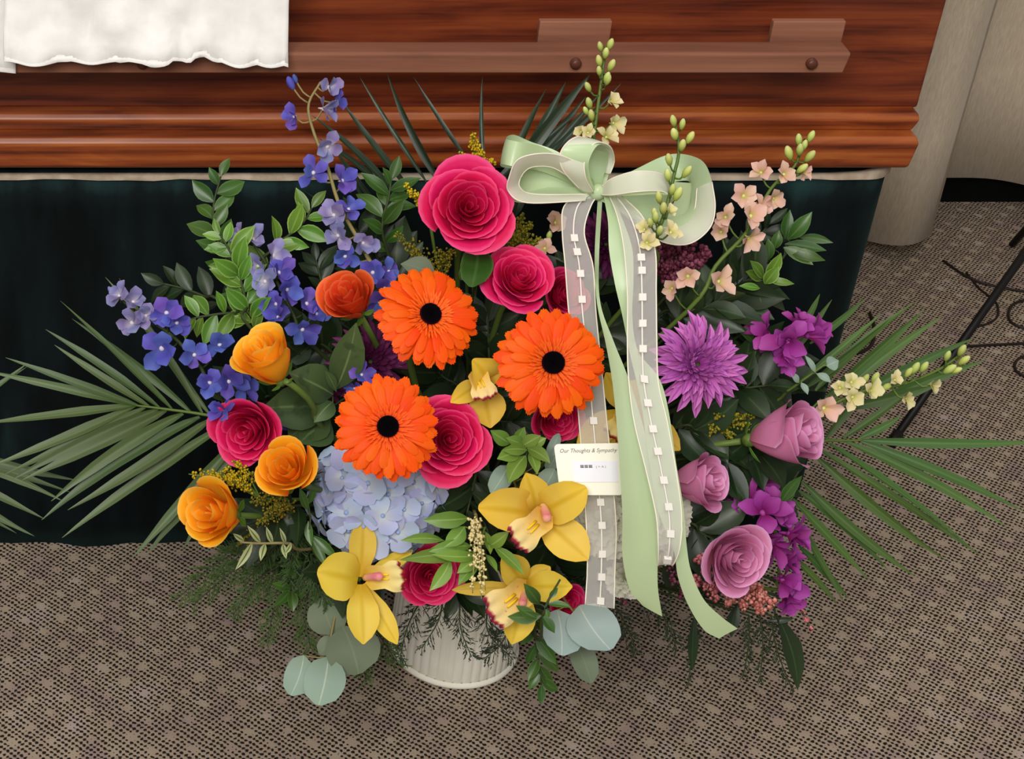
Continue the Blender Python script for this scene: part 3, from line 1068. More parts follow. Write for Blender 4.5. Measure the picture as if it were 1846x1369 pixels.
# ------------------------------------------------------------------ orchids
def orchid(label, cen, tepals, lip, column, stem=True):
    """tepals: (tip_u, tip_v, tip_d, width_px, bend, cup, round?)"""
    c = pd(*cen)
    d = cen[2]
    t = thing('cymbidium_orchid', label, 'orchid', Matrix.Translation(c))
    nn = nrm(0, 0.12, 1)
    for (u, v, dd, w, bend, cup, pr) in tepals:
        mb = MB()
        b = c + (pd(u, v, dd) - c) * 0.06 + FW * 0.003
        mb.blade(b, pd(u, v, dd), m_of(w, dd), nn, P_TEPALR if pr else P_TEPAL, bend=bend, cup=cup, ns=10, nc=6)
        part('tepal', mb, M_ORCH, t)
    # lip: trough with two side lobes and a frilled, dark edged front lobe
    if lip:
        (bu, bv, bd, tu, tv, td, w) = lip
        b, e = pd(bu, bv, bd), pd(tu, tv, td)
        T = (e - b); L = T.length; T.normalize()
        B = T.cross(nrm(0, 0, 1)).normalized()
        Nn = B.cross(T)
        hw = m_of(w, bd) / 2
        rows = []
        ns, nc = 14, 16
        for i in range(ns + 1):
            q = i / ns
            wd = hw * interp([(0, .35), (.22, .78), (.5, .72), (.75, 1.0), (.92, .96), (1, .80)], q)
            row = []
            for j in range(nc + 1):
                s = -1 + 2 * j / nc
                trough = 0.75 * (s * s) * max(0, 1 - q * 1.35)
                frill = 0.15 * math.sin(9 * s + 2) * max(0, q - .6) / .4 + 0.06 * math.sin(23 * s) * max(0, q - .75) / .25
                over = -0.55 * max(0, q - .6) ** 2 / 0.16 * 0.7
                endc = L * q - 0.20 * L * (s * s) * max(0, q - 0.45) + 0.025 * L * math.sin(19 * s + 1) * max(0, q - .7) / .3
                row.append(b + T * endc + B * (s * wd) + Nn * (wd * (trough + frill * 0.9 + over * 0.5)))
            rows.append(row)
        lp = part('lip', MB().grid(rows), M_LIP, t)
        cl = MB()
        for sg in (-1, 1):
            p0 = b + T * L * 0.35 + B * hw * 0.12 * sg + Nn * hw * 0.10
            p1 = b + T * L * 0.62 + B * hw * 0.14 * sg + Nn * hw * 0.12
            cl.tube([p0, (p0 + p1) / 2 + Nn * hw * .03, p1], hw * 0.09, hw * 0.05, 8)
        sub('callus', cl, M_CALLUS, lp)
    if column:
        (bu, bv, bd, tu, tv, td, w) = column
        b, e = pd(bu, bv, bd), pd(tu, tv, td)
        mb = MB()
        r = m_of(w, bd) / 2
        mid = (b + e) / 2 + nrm(0, 0.3, 1) * r * 0.5
        mb.tube(catmull([b, mid, e], 7), r * 0.8, r * 1.05, 10)
        mb.ball(e, r * 1.08, 5, 10)
        part('column', mb, M_COLUMN, t)
    if stem:
        part('stem', MB().tube(stem_pts(c + FW * 0.014, nrm(0, 0, 1), 0.06), 0.003, 0.003, 6), M_STEM, t)

# ------------------------------------------------------------------ small open florets on spikes
def petal_mesh(key, mat, w, prof, bend, cup, tilt):
    def f():
        mb = MB()
        mb.blade((0.04, 0, 0), (math.cos(tilt), 0, math.sin(tilt)), w, Vector((-math.sin(tilt), 0, math.cos(tilt))), prof, bend=bend, cup=cup, ns=5, nc=4)
        return mb.mesh('petal', mat)
    return cached(('pm', key, mat.name), f)

def floret(t, u, v, d, rpx, face, pm, npet, eye_mat, spread=0.0, rnd=random, name='floret', calm=False):
    n = nrm(*face)
    R = m_of(rpx, d)
    c = pd(u, v, d)
    Mw = orient(c, n, rnd.uniform(0, 6), R)
    def eye():
        mb = MB(); mb.ball((0, 0, 0.06), 0.14, 4, 8, (1, 1, .8))
        mb.tube([(0, 0, 0), (0, 0, -0.35)], 0.07, 0.05, 6)
        return mb.mesh('floret_eye', eye_mat)
    o = link(name, cached(('eye', eye_mat.name), eye), t, t.matrix_basis.inverted() @ Mw)
    for k in range(npet):
        a = (k + rnd.uniform(-.12, .12)) * 2 * math.pi / npet
        s = rnd.uniform(.82, 1.30)
        link('petal', pm, o, Matrix.Rotation(a, 4, 'Z') @ Matrix.Rotation((rnd.uniform(-.35, .2) if calm else rnd.uniform(-.75, .25)) - spread, 4, 'Y') @ Matrix.Rotation(rnd.uniform(-.2, .2) if calm else rnd.uniform(-.5, .5), 4, 'X') @ Matrix.Diagonal((s, rnd.uniform(.85, 1.1), s, 1)))
    return c

def spike(name, label, cat, path, florets, buds, matp, eye, stem_mat, key, group=None, bell=False, matb=None, to_foam=True, alt=None, budmat=None):
    """path: [(u,v,d)..] from tip to base; florets (u,v,d,r,face)"""
    rnd = random.Random(len(label) * 7 + int(path[0][0]))
    root = pd(*path[-1])
    t = thing(name, label, cat, Matrix.Translation(root), group)
    P = [pd(*p) for p in path]
    if to_foam:
        P.append(lerp(P[-1], FOAM, 0.55) + Vector((0, 0, 0.03)))
        P.append(FOAM + Vector((rnd.uniform(-.04, .04), rnd.uniform(-.03, .03), 0)))
    C = catmull(P, 36)
    sm = MB().tube(C, 0.0012, 0.0028, 6)
    for f in list(florets) + list(buds):
        c = pd(*f[:3])
        k = min(range(len(C)), key=lambda i: (C[i] - c).length)
        k = min(k + 1, len(C) - 1)
        mid = (C[k] + c) / 2 - UU * 0.004
        sm.tube(catmull([C[k], mid, c + FW * 0.002], 5), 0.0010, 0.0009, 5)
    part('stem', sm, stem_mat, t)
    for i, f in enumerate(florets):
        u, v, d, r, face = f[:5]
        mt = matp
        if alt is not None and len(f) > 5 and f[5]:
            mt = alt
        if bell:
            pm = petal_mesh(key, mt, 0.80, P_PETAL, 0.10, 0.35, 0.55)
        else:
            pm = petal_mesh(key, mt, 0.88, P_PETAL, 0.06, 0.30, 0.25)
        floret(t, u, v, d, r * (1.12 if bell else 1.1), face, pm, 5, eye, rnd=rnd, calm=bell)
    for (u, v, d, r, *rest) in buds:
        c = pd(u, v, d)
        k = min(range(len(C)), key=lambda i: (C[i] - c).length)
        ax = (c - C[min(k + 2, len(C) - 1)])
        ax = ax.normalized() if ax.length > 1e-5 else UU
        ax = (ax + UU * 0.4).normalized()
        R = m_of(r * 0.88, d)
        def bud():
            mb = MB()
            mb.lathe([(0.02, -1.0), (0.28, -.85), (0.48, -.35), (0.55, 0.1), (0.44, .55), (0.22, .9), (0.02, 1.0)], 9)
            return mb.mesh('bud', budmat or M_BUD)
        M = Matrix.Translation(c) @ ax.to_track_quat('Z', 'Y').to_matrix().to_4x4() @ Matrix.Scale(R, 4)
        link('bud', cached(('bud', (budmat or M_BUD).name), bud), t, t.matrix_basis.inverted() @ M)
    return t

# ------------------------------------------------------------------ domed heads
def hydrangea(label, u, v, d, rpx, face, count, mat, eye, fr=0.24, cap=1.75, squash=0.8, seed=1, name='hydrangea'):
    rnd = random.Random(seed)
    n = nrm(*face)
    R = m_of(rpx, d)
    c = pd(u, v, d)
    t = thing(name, label, 'hydrangea', orient(c, n, 0, R))
    pm = petal_mesh('hyd', mat, 1.06, [(0, .22), (.25, .72), (.55, 1), (.8, .92), (.94, .6), (1, .2)], 0.05, 0.16, 0.10)
    def eye_m():
        mb = MB(); mb.ball((0, 0, 0.05), 0.12, 4, 8)
        mb.tube([(0, 0, 0), (0, 0, -0.8)], 0.05, 0.04, 5)
        return mb.mesh('floret_eye', eye)
    em = cached(('hye', eye.name), eye_m)
    for i in range(count):
        z = 1 - (i + .5) / count * (1 - math.cos(cap))
        a = i * 2.39996
        s = math.sqrt(max(0, 1 - z * z))
        p = Vector((s * math.cos(a), s * math.sin(a), z))
        p = p * rnd.uniform(.84, 1.06)
        q = (p + Vector((rnd.uniform(-.5, .5), rnd.uniform(-.5, .5), rnd.uniform(-.3, .3)))).normalized()
        p = Vector((p.x, p.y, p.z * squash))
        m = Matrix.Translation(p) @ q.to_track_quat('Z', 'Y').to_matrix().to_4x4() @ Matrix.Rotation(rnd.uniform(0, 6), 4, 'Z') @ Matrix.Scale(fr * rnd.uniform(.85, 1.15), 4)
        o = link('floret', em, t, m)
        for k in range(4):
            link('petal', pm, o, Matrix.Rotation(k * math.pi / 2 + rnd.uniform(-.1, .1), 4, 'Z') @ Matrix.Rotation(rnd.uniform(-.2, .2), 4, 'Y') @ Matrix.Rotation(rnd.uniform(-.3, .3), 4, 'X'))
    core = MB(); core.ball((0, 0, -0.1), 0.72, 8, 14, (1, 1, .75))
    link('core', core.mesh('core', mat), t)
    part('stem', MB().tube(stem_pts(c - n * R * .5, n, 0.06), 0.004, 0.004, 7), M_STEM, t)

def mum(label, u, v, d, rpx, face, count, mat, seed=2, incurve=0.4, name='chrysanthemum'):
    rnd = random.Random(seed)
    n = nrm(*face)
    R = m_of(rpx, d)
    c = pd(u, v, d)
    t = thing(name, label, 'chrysanthemum', orient(c, n, 0, R))
    def pet(k):
        mb = MB()
        mb.blade((0, 0, 0), (1, 0, 0), 0.20, Vector((0, 0, 1)), P_QUILL, bend=(-.12, .02, .14)[k], cup=0.75, ns=6, nc=4)
        return mb.mesh('petal', mat)
    ps = [cached(('mum', mat.name, k), lambda k=k: pet(k)) for k in range(3)]
    for i in range(count):
        q = i / (count - 1)
        a = i * 2.39996 + rnd.uniform(-.1, .1)
        L = lerp(0.26, 0.98, q ** 0.8) * rnd.uniform(.86, 1.06)
        el = lerp(1.25, -0.12, q ** 0.85) + rnd.uniform(-.1, .1)
        k = 0 if q < .45 else (1 if q < .75 else 2)
        w = lerp(.55, 1.0, q)
        m = Matrix.Rotation(a, 4, 'Z') @ Matrix.Translation((0.05 + .06 * q, 0, -0.10 + 0.12 * (1 - q))) @ Matrix.Rotation(-el, 4, 'Y') @ Matrix.Rotation(rnd.uniform(-.3, .3), 4, 'X') @ Matrix.Diagonal((L, w, w, 1))
        link('petal', ps[k], t, m)
    cb = MB(); cb.ball((0, 0, -.30), .2, 6, 10)
    link('calyx', cached(('mumc',), lambda: cb.mesh('calyx', M_STEM)), t)
    part('stem', MB().tube(stem_pts(c - n * R * .3, n, 0.1), 0.003, 0.003, 7), M_STEM, t)

def carnation(label, u, v, d, rpx, face, mat, seed=3, count=34):
    rnd = random.Random(seed)
    n = nrm(*face)
    R = m_of(rpx, d)
    c = pd(u, v, d)
    t = thing('carnation', label, 'carnation', orient(c, n, 0, R))
    def pet(k):
        rows = []
        for i in range(6):
            q = i / 5
            row = []
            for j in range(15):
                s = -1 + 2 * j / 14
                x = q * (1 - 0.18 * s * s) - (0.05 * (j % 2) if i == 5 else 0)
                row.append((x, s * (.06 + .46 * q), 0.10 * q * math.sin(8 * s + k) + .05 * q * math.sin(17 * s + k)))
            rows.append(row)
        return MB().grid(rows).mesh('petal', mat)
    ps = [cached(('carn', mat.name, k), lambda k=k: pet(k)) for k in range(3)]
    for i in range(count):
        q = i / (count - 1)
        a = i * 2.39996
        L = lerp(.45, 1.0, q)
        el = lerp(1.4, 0.05, q) + rnd.uniform(-.12, .12)
        link('petal', ps[i % 3], t, Matrix.Rotation(a, 4, 'Z') @ Matrix.Translation((.02, 0, -.15)) @ Matrix.Rotation(-el, 4, 'Y') @ Matrix.Rotation(rnd.uniform(-.4, .4), 4, 'X') @ Matrix.Scale(L, 4))
    cal = MB().lathe([(0.03, -.75), (.14, -.7), (.17, -.3), (.2, -.1)], 10)
    link('calyx', cal.mesh('calyx', M_STEM), t)
    part('stem', MB().tube(stem_pts(c - n * R * .7, n, 0.06), 0.003, 0.003, 7), M_STEM, t)

# ------------------------------------------------------------------ leafy sprigs, fronds, fillers
def sprig(name, label, cat, path, leaves, mat, wratio=0.42, stem_mat=None, group=None, to_foam=True, cup=0.15, prof=None, tilt=0.5, fold=0.10, r=0.0014):
    """path tip..base pixels; leaves: int (auto pairs, with length px) or list of (bu,bv,bd,tu,tv,td[,wpx])"""
    rnd = random.Random(sum(map(ord, label)))
    P = [pd(*p) for p in path]
    t = thing(name, label, cat, Matrix.Translation(P[-1]), group)
    C = catmull(P, 24) if len(P) > 1 else P
    S = list(P)
    if to_foam:
        S = P + [lerp(P[-1], FOAM, 0.6) + Vector((0, 0, 0.02)), FOAM + Vector((rnd.uniform(-.045, .045), rnd.uniform(-.03, .03), 0))]
    sm = MB().tube(catmull(S, 30), r * 0.7, r * 1.5, 6)
    out = []
    if isinstance(leaves, tuple):
        cnt, Lpx, ang = leaves
        for i in range(cnt):
            f = i / max(1, cnt - 1)
            x = f * (len(C) - 1) * 0.96
            k = min(int(x), len(C) - 2)
            p = lerp(C[k], C[k + 1], x - k)
            T = (C[k] - C[k + 1]).normalized()
            B = T.cross(FW).normalized()
            sg = 1 if i % 2 else -1
            a = ang * (0.25 if i == 0 else 1) * rnd.uniform(.7, 1.25)
            roll = rnd.uniform(-1, 1) * 0.9
            dirn = T * math.cos(a) + (B * math.cos(roll) + FW * math.sin(roll) * 0.8) * (sg * math.sin(a))
            L = m_of(Lpx * 1.18, path[0][2]) * rnd.uniform(.75, 1.2) * (0.7 + 0.3 * min(1, f * 4))
            nn = (nrm(rnd.uniform(-tilt, tilt), rnd.uniform(-.1, tilt * 1.4), 1))
            out.append((p, p + dirn.normalized() * L, L * wratio, nn))
    else:
        for lf in leaves:
            b, e = pd(*lf[:3]), pd(*lf[3:6])
            w = m_of(lf[6], lf[2]) if len(lf) > 6 else (e - b).length * wratio
            nn = nrm(rnd.uniform(-tilt, tilt) * .6, rnd.uniform(0, tilt), 1)
            out.append((b, e, w, nn))
            k = min(range(len(C)), key=lambda i: (C[i] - b).length)
            if (C[k] - b).length > 0.002:
                sm.tube(catmull([C[min(k + 1, len(C) - 1)], (C[k] + b) / 2, b], 4), r * .6, r * .5, 5)
    part('stem', sm, stem_mat or M_STEMD, t)
    for (b, e, w, nn) in out:
        mb = MB()
        mb.blade(b, e, w, nn, prof or P_LEAF, bend=rnd.uniform(-.03, .10), cup=cup, side=rnd.uniform(-.06, .06), ns=7, nc=4, fold=fold, twist=rnd.uniform(-.35, .35))
        part('leaf', mb, mat, t)
    return t

def frond(label, rachis, leaflets, mat, wpx=16, group=None, to_foam=True, stem_mat=None, extra=None):
    """leaflets: (base_u, base_v, tip_u, tip_v[, depth_at_tip, width, droop])"""
    rnd = random.Random(sum(map(ord, label)))
    P = [pd(*p) for p in rachis]
    t = thing('palm_frond', label, 'palm frond', Matrix.Translation(P[-1]), group)
    S = list(P)
    if to_foam:
        S += [lerp(P[-1], FOAM, .6), FOAM + Vector((rnd.uniform(-.04, .04), .01, 0))]
    part('rachis', MB().tube(catmull(S, 30), 0.0011, 0.0026, 6), stem_mat or M_STEM, t)
    d0 = rachis[0][2]
    for lf in leaflets:
        bu, bv, tu, tv = lf[:4]
        td = lf[4] if len(lf) > 4 and lf[4] else d0 + rnd.uniform(-.03, .02)
        w = lf[5] if len(lf) > 5 and lf[5] else wpx * rnd.uniform(.85, 1.15)
        dr = lf[6] if len(lf) > 6 else rnd.uniform(0.02, 0.05)
        b, e = pd(bu, bv, d0 + 0.0), pd(tu, tv, td)
        mb = MB()
        nn = nrm(rnd.uniform(-.5, .5), rnd.uniform(0, .6), 1)
        mb.blade(b, e, m_of(w * 1.02, d0), nn, P_PALM, bend=dr, side=rnd.uniform(-.03, .03), cup=0.0, fold=0.35, ns=12, nc=4, twist=rnd.uniform(-.5, .5))
        part('leaflet', mb, mat, t)
    return t

def goldenrod(label, tips, base, mat, dens=26, blob=3.2, spread=16, group=None, name='goldenrod', cat='goldenrod', stem_mat=None):
    """tips: (u,v,d); base: (u,v,d)"""
    rnd = random.Random(sum(map(ord, label)))
    if 'goldenrod' == name:
        dens, blob = int(dens * 1.7), blob * 0.72
    else:
        dens, blob = int(dens * 1.7), blob * 0.74
    B = pd(*base)
    t = thing(name, label, cat, Matrix.Translation(B), group)
    sm, fm = MB(), MB()
    sm.tube(catmull([B, lerp(B, FOAM, .5) + Vector((0, 0, .02)), FOAM + Vector((rnd.uniform(-.04, .04), rnd.uniform(-.03, .03), 0))], 14), 0.0016, 0.002, 6)
    for (u, v, d) in tips:
        e = pd(u, v, d)
        mid = (B + e) / 2 + UU * 0.006
        C = catmull([B, mid, e], 14)
        sm.tube(C, 0.0012, 0.0006, 5)
        for i in range(dens):
            f = rnd.uniform(.35, 1.0)
            p = C[min(int(f * 13), 13)]
            r = m_of(spread, d) * (1.15 - f * .75)
            q = p + Vector((rnd.gauss(0, .55), rnd.gauss(0, .55), rnd.gauss(0, .55))) * r
            fm.ball(q, m_of(blob, d) * rnd.uniform(.6, 1.3), 3, 5, (1, 1, 1.2), Vector((rnd.uniform(-1, 1), rnd.uniform(-1, 1), 1)))
            if rnd.random() < .4:
                sm.tube([p, (p + q) / 2, q], 0.0004, 0.0003, 3, cap=False)
    part('stem', sm, stem_mat or M_STEM, t)
    o = part('tiny_flowers', fm, mat, t)
    o['kind'] = 'stuff'
    return t

def fern(label, fronds, mat, group=None, dens=46, flen=34, w=1.5):
    """fine asparagus fern; fronds: list of pixel paths base..tip"""
    rnd = random.Random(sum(map(ord, label)))
    base = pd(*fronds[0][0])
    t = thing('asparagus_fern', label, 'fern', Matrix.Translation(base), group)
    sm, fm = MB(), MB()
    for fr_ in fronds:
        P = [pd(*p) for p in fr_]
        C = catmull(P, 24)
        sm.tube(catmull([FOAM + Vector((rnd.uniform(-.04, .04), rnd.uniform(-.03, .02), 0)), lerp(FOAM, P[0], .6), P[0]], 8), 0.0014, 0.0011, 5)
        sm.tube(C, 0.0011, 0.0005, 5)
        for i in range(dens):
            f = (i + rnd.random()) / dens
            x = f * 22.9
            k = int(x)
            p = lerp(C[k], C[k + 1], x - k)
            T = (C[k + 1] - C[k]).normalized()
            B = T.cross(FW).normalized()
            sg = rnd.choice((-1, 1))
            L = m_of(flen, fr_[0][2]) * (1.1 - .7 * f) * rnd.uniform(.5, 1.1)
            dr = (T * rnd.uniform(.5, 1.0) + B * sg * rnd.uniform(.35, .9) + FW * rnd.uniform(-.5, .5)).normalized()
            q = p + dr * L - Vector((0, 0, L * .12))
            fm.blade(p, q, m_of(w, fr_[0][2]), nrm(rnd.uniform(-.4, .4), .2, 1), P_LANCE, bend=rnd.uniform(-.05, .1), ns=3, nc=1)
            for m_ in range(5):
                g = rnd.uniform(.25, .95)
                pp = lerp(p, q, g)
                d3 = (dr * .8 + B * rnd.uniform(-.8, .8) + FW * rnd.uniform(-.5, .5)).normalized()
                fm.blade(pp, pp + d3 * L * rnd.uniform(.2, .42), m_of(w, fr_[0][2]), nrm(rnd.uniform(-.4, .4), .2, 1), P_LANCE, ns=2, nc=1)
    part('stem', sm, M_STEMD, t)
    o = part('needles', fm, mat, t)
    o['kind'] = 'stuff'

# ------------------------------------------------------------------ roses
G_HOT, G_YEL, G_LAV = 'hot pink roses in the bouquet', 'yellow orange roses in the bouquet', 'lavender roses in the bouquet'
rose('largest hot pink rose at the top of the bouquet left of the bow', 847, 372, 1.62, 78, (-0.03, 0.10, 1), 'open', M_HOT, 0.4, G_HOT)
rose('hot pink rose just below the largest rose, left of the sheer ribbon', 940, 497, 1.65, 61, (0.12, 0.42, 1), 'open', M_HOT, 2.1, G_HOT)
rose('hot pink rose tucked behind the lowest gerbera on its right', 812, 792, 1.62, 70, (0.05, 0.05, 1), 'open', M_HOT, 3.3, G_HOT)
rose('hot pink rose at the left beside the palm frond with a folded petal', 447, 778, 1.64, 68, (-0.45, -0.25, 1), 'half', M_HOT, 1.0, G_HOT)
rose('hot pink rose low in front, above the cream pot', 778, 1040, 1.72, 52, (0.05, -0.10, 1), 'open', M_HOT, 5.1, G_HOT)
rose('shaded hot pink rose below the rightmost gerbera, behind the card', 1003, 752, 1.68, 52, (0.2, -0.35, 1), 'half', M_HOT, 0.2, G_HOT)
rose('hot pink rose half hidden behind the left sheer ribbon tail', 1018, 530, 1.72, 48, (0.3, 0.1, 1), 'half', M_HOT, 2.7, G_HOT)
rose('small hot pink rose peeking out beside the lowest orchid', 1022, 1085, 1.74, 36, (0.3, -0.1, 1), 'half', M_HOT, 4.0, G_HOT)
rose('orange red rose left of the top gerbera, beside blue delphinium', 631, 540, 1.64, 68, (-0.45, 0.50, 1), 'bud', M_ORANGE, 0.9)
rose('yellow orange rosebud on a bare green stem, highest of the yellow roses', 481, 646, 1.60, 76, (-0.50, 0.75, 0.75), 'bud', M_YORANGE, 2.0, G_YEL,
     stem=[(520, 690, 1.615), (562, 727, 1.64), (600, 790, 1.72)])
rose('yellow orange rose beside the blue hydrangea', 519, 847, 1.59, 74, (-0.30, 0.30, 1), 'bud', M_YORANGE, 4.2, G_YEL)
rose('yellow orange rose with blushing side, lowest and leftmost of the roses', 388, 926, 1.62, 80, (-0.60, 0.12, 0.9), 'bud', M_YORANGE, 5.5, G_YEL)
rose('lavender rose at the right edge of the bouquet beside the palm', 1418, 785, 1.62, 88, (0.68, 0.15, 0.75), 'bud', M_LAV, 0.5, G_LAV)
rose('lavender rose beside the right ribbon tail, smallest of the three', 1259, 868, 1.65, 70, (0.72, 0.10, 0.8), 'bud', M_LAV, 2.6, G_LAV)
rose('open lavender rose low on the right above coral buds', 1327, 1008, 1.64, 68, (0.25, -0.15, 1), 'half', M_LAV, 1.4, G_LAV)

# ------------------------------------------------------------------ gerberas
gerbera('orange gerbera with dark eye, highest of the three', 773, 569, 1.60, 98, (0.22, 0.30, 1), 0.2)
gerbera('orange gerbera with dark eye touching the ribbon, rightmost of the three', 995, 655, 1.58, 102, (0.02, 0.10, 1), 0.9)
gerbera('orange gerbera with dark eye above the blue hydrangea, lowest of the three', 698, 770, 1.56, 98, (0.0, 0.12, 1), 1.7)

# ------------------------------------------------------------------ orchids
orchid('yellow orchid low on the left above the eucalyptus leaves', (650, 1048, 1.665),
       [(655, 934, 1.66, 50, .06, .22, 0), (572, 1030, 1.65, 88, .12, .30, 1), (655, 1162, 1.645, 60, .10, .25, 0), (716, 1162, 1.66, 40, .05, .25, 0), (744, 992, 1.675, 30, .05, .3, 0)],
       (662, 1040, 1.655, 728, 1040, 1.62, 58), (658, 1042, 1.652, 683, 1040, 1.632, 15))
orchid('yellow orchid in the centre just below the white card', (968, 928, 1.625),
       [(948, 853, 1.60, 60, .10, .25, 0), (862, 915, 1.585, 82, .12, .35, 1), (1058, 880, 1.585, 74, .10, .28, 1), (1060, 1010, 1.60, 74, .08, .2, 0)],
       (985, 925, 1.610, 930, 980, 1.575, 62), (978, 912, 1.612, 986, 934, 1.59, 16))
orchid('yellow orchid lowest at the right of the pot, partly covered by green leaves', (945, 1058, 1.655),
       [(905, 1000, 1.63, 58, .10, .25, 0), (1032, 1058, 1.62, 58, .08, .25, 0), (992, 1022, 1.65, 40, .05, .25, 0), (815, 1064, 1.66, 26, .03, .25, 0), (922, 1162, 1.63, 62, .08, .25, 0)],
       (950, 1058, 1.63, 885, 1112, 1.595, 70), (945, 1068, 1.63, 942, 1088, 1.61, 14))
orchid('hooded yellow orchid between the two upper gerberas', (868, 690, 1.645),
       [(852, 648, 1.60, 76, .22, .5, 1), (812, 726, 1.62, 40, .10, .3, 0), (884, 772, 1.63, 66, .08, .3, 0), (906, 650, 1.62, 44, .10, .3, 0)],
       (858, 672, 1.62, 878, 718, 1.595, 48), None)
orchid('yellow orchid behind the ribbon tails right of the card', (1128, 742, 1.685),
       [(1092, 672, 1.67, 50, .08, .25, 0), (1040, 800, 1.665, 56, .08, .25, 0), (1170, 690, 1.67, 70, .08, .25, 1), (1226, 812, 1.66, 54, .08, .25, 0), (1110, 830, 1.67, 52, .08, .25, 0)],
       (1125, 745, 1.67, 1108, 790, 1.64, 50), (1122, 742, 1.67, 1118, 752, 1.65, 14))

# ------------------------------------------------------------------ hydrangea, carnations, mums
hydrangea('pale blue hydrangea head below the lowest gerbera', 680, 890, 1.70, 112, (-0.05, 0.05, 1), 54, M_HYD, M_HYDC, 0.33, 1.75, 0.75, 4)
carnation('cream ruffled carnation showing through the left sheer ribbon under the card', 1092, 945, 1.665, 70, (0, 0.1, 1), M_CREAM, 3)
carnation('cream ruffled carnation behind the right ribbon tail beside lavender roses', 1188, 930, 1.68, 68, (0.1, 0.1, 1), M_CREAM, 5)
carnation('cream ruffled carnation lower behind the satin ribbon tail', 1135, 1040, 1.70, 46, (-0.05, -0.1, 1), M_CREAM, 6)
mum('bright purple chrysanthemum right of the ribbon tails', 1258, 657, 1.62, 91, (0.05, 0.15, 1), 130, M_MUM, 2)
mum('dark plum chrysanthemum behind the top left gerbera', 668, 652, 1.72, 78, (0.1, 0.1, 1), 80, M_MUMD, 7)
mum('dusky plum chrysanthemum behind the rose leaves at left of centre', 575, 690, 1.76, 66, (0, 0.1, 1), 70, M_MUMD, 8)
mum('dark plum chrysanthemum between the two ribbon tails under the bow', 1092, 440, 1.74, 72, (0, 0.1, 1), 80, M_MUMD, 9)
goldenrod('dusty maroon cluster of tiny flowers under the right bow loop', [(1185, 440, 1.69), (1215, 425, 1.69), (1250, 430, 1.69), (1280, 450, 1.69), (1240, 465, 1.685), (1200, 480, 1.685), (1220, 510, 1.69), (1265, 475, 1.69), (1175, 470, 1.69)],
          (1215, 520, 1.74), M_MAROON, 42, 6.5, 17, None, 'sedum', 'flower cluster', M_STEMD)

# ------------------------------------------------------------------ blue delphiniums
fc = (-0.2, 0.2, 1)
spike('delphinium', 'tall violet blue delphinium spike crossing in front of the casket', 'delphinium',
      [(578, 148, 1.72), (556, 190, 1.72), (566, 240, 1.715), (590, 300, 1.71), (612, 370, 1.70), (650, 440, 1.70), (690, 520, 1.70)],
      [(592, 158, 1.715, 24, (0.6, 0.2, .7), 1), (582, 196, 1.71, 28, (0.7, -.2, .7), 1), (604, 184, 1.72, 24, (0.8, 0, .5), 0), (531, 210, 1.715, 22, (-.6, -.2, .7), 0), (590, 264, 1.70, 26, (0.2, -.4, 1), 1), (565, 312, 1.70, 28, (-.3, .1, 1), 0), (616, 326, 1.71, 26, (.5, 0, .8), 0),
       (602, 388, 1.69, 26, (-.3, .2, 1), 1), (628, 378, 1.69, 24, (.3, .3, 1), 0), (610, 425, 1.69, 26, (-.5, -.1, 1), 1), (654, 438, 1.685, 27, (.3, -.2, 1), 1), (622, 462, 1.69, 26, (-.2, -.3, 1), 0), (672, 492, 1.68, 28, (-.2, .2, 1), 0), (692, 520, 1.68, 28, (.4, -.1, 1), 0), (700, 490, 1.69, 22, (.6, .3, .8), 0), (684, 545, 1.68, 24, (.1, -.4, 1), 0)],
      [(524, 150, 1.715, 15), (532, 142, 1.72, 10)], M_DELPH, M_BEE, M_STEMT, 'delph', 'blue delphiniums', alt=M_DELPHP, budmat=M_DELPH)
spike('delphinium', 'violet blue delphinium spike leaning through the fresh green sprigs', 'delphinium',
      [(440, 415, 1.71), (470, 460, 1.70), (500, 510, 1.70), (530, 570, 1.70), (560, 620, 1.71)],
      [(432, 425, 1.70, 22, (-.6, .3, .8), 1), (456, 432, 1.70, 26, (.2, .4, 1), 1), (492, 462, 1.69, 27, (.4, .2, 1), 1), (466, 480, 1.69, 25, (-.4, 0, 1), 1), (502, 492, 1.685, 28, (.4, .1, 1), 0), (478, 508, 1.68, 26, (-.3, .1, 1), 1), (516, 522, 1.68, 30, (.3, 0, 1), 0), (498, 548, 1.68, 25, (-.2, -.2, 1), 0),
       (502, 572, 1.675, 24, (-.4, .1, 1), 0), (552, 548, 1.69, 27, (.5, .2, 1), 0), (545, 594, 1.68, 28, (.1, -.2, 1), 0), (570, 566, 1.69, 22, (.4, .1, 1), 0)],
      [(418, 420, 1.71, 12)], M_DELPH, M_BEE, M_STEMD, 'delph', 'blue delphiniums', alt=M_DELPHP, budmat=M_DELPHP)
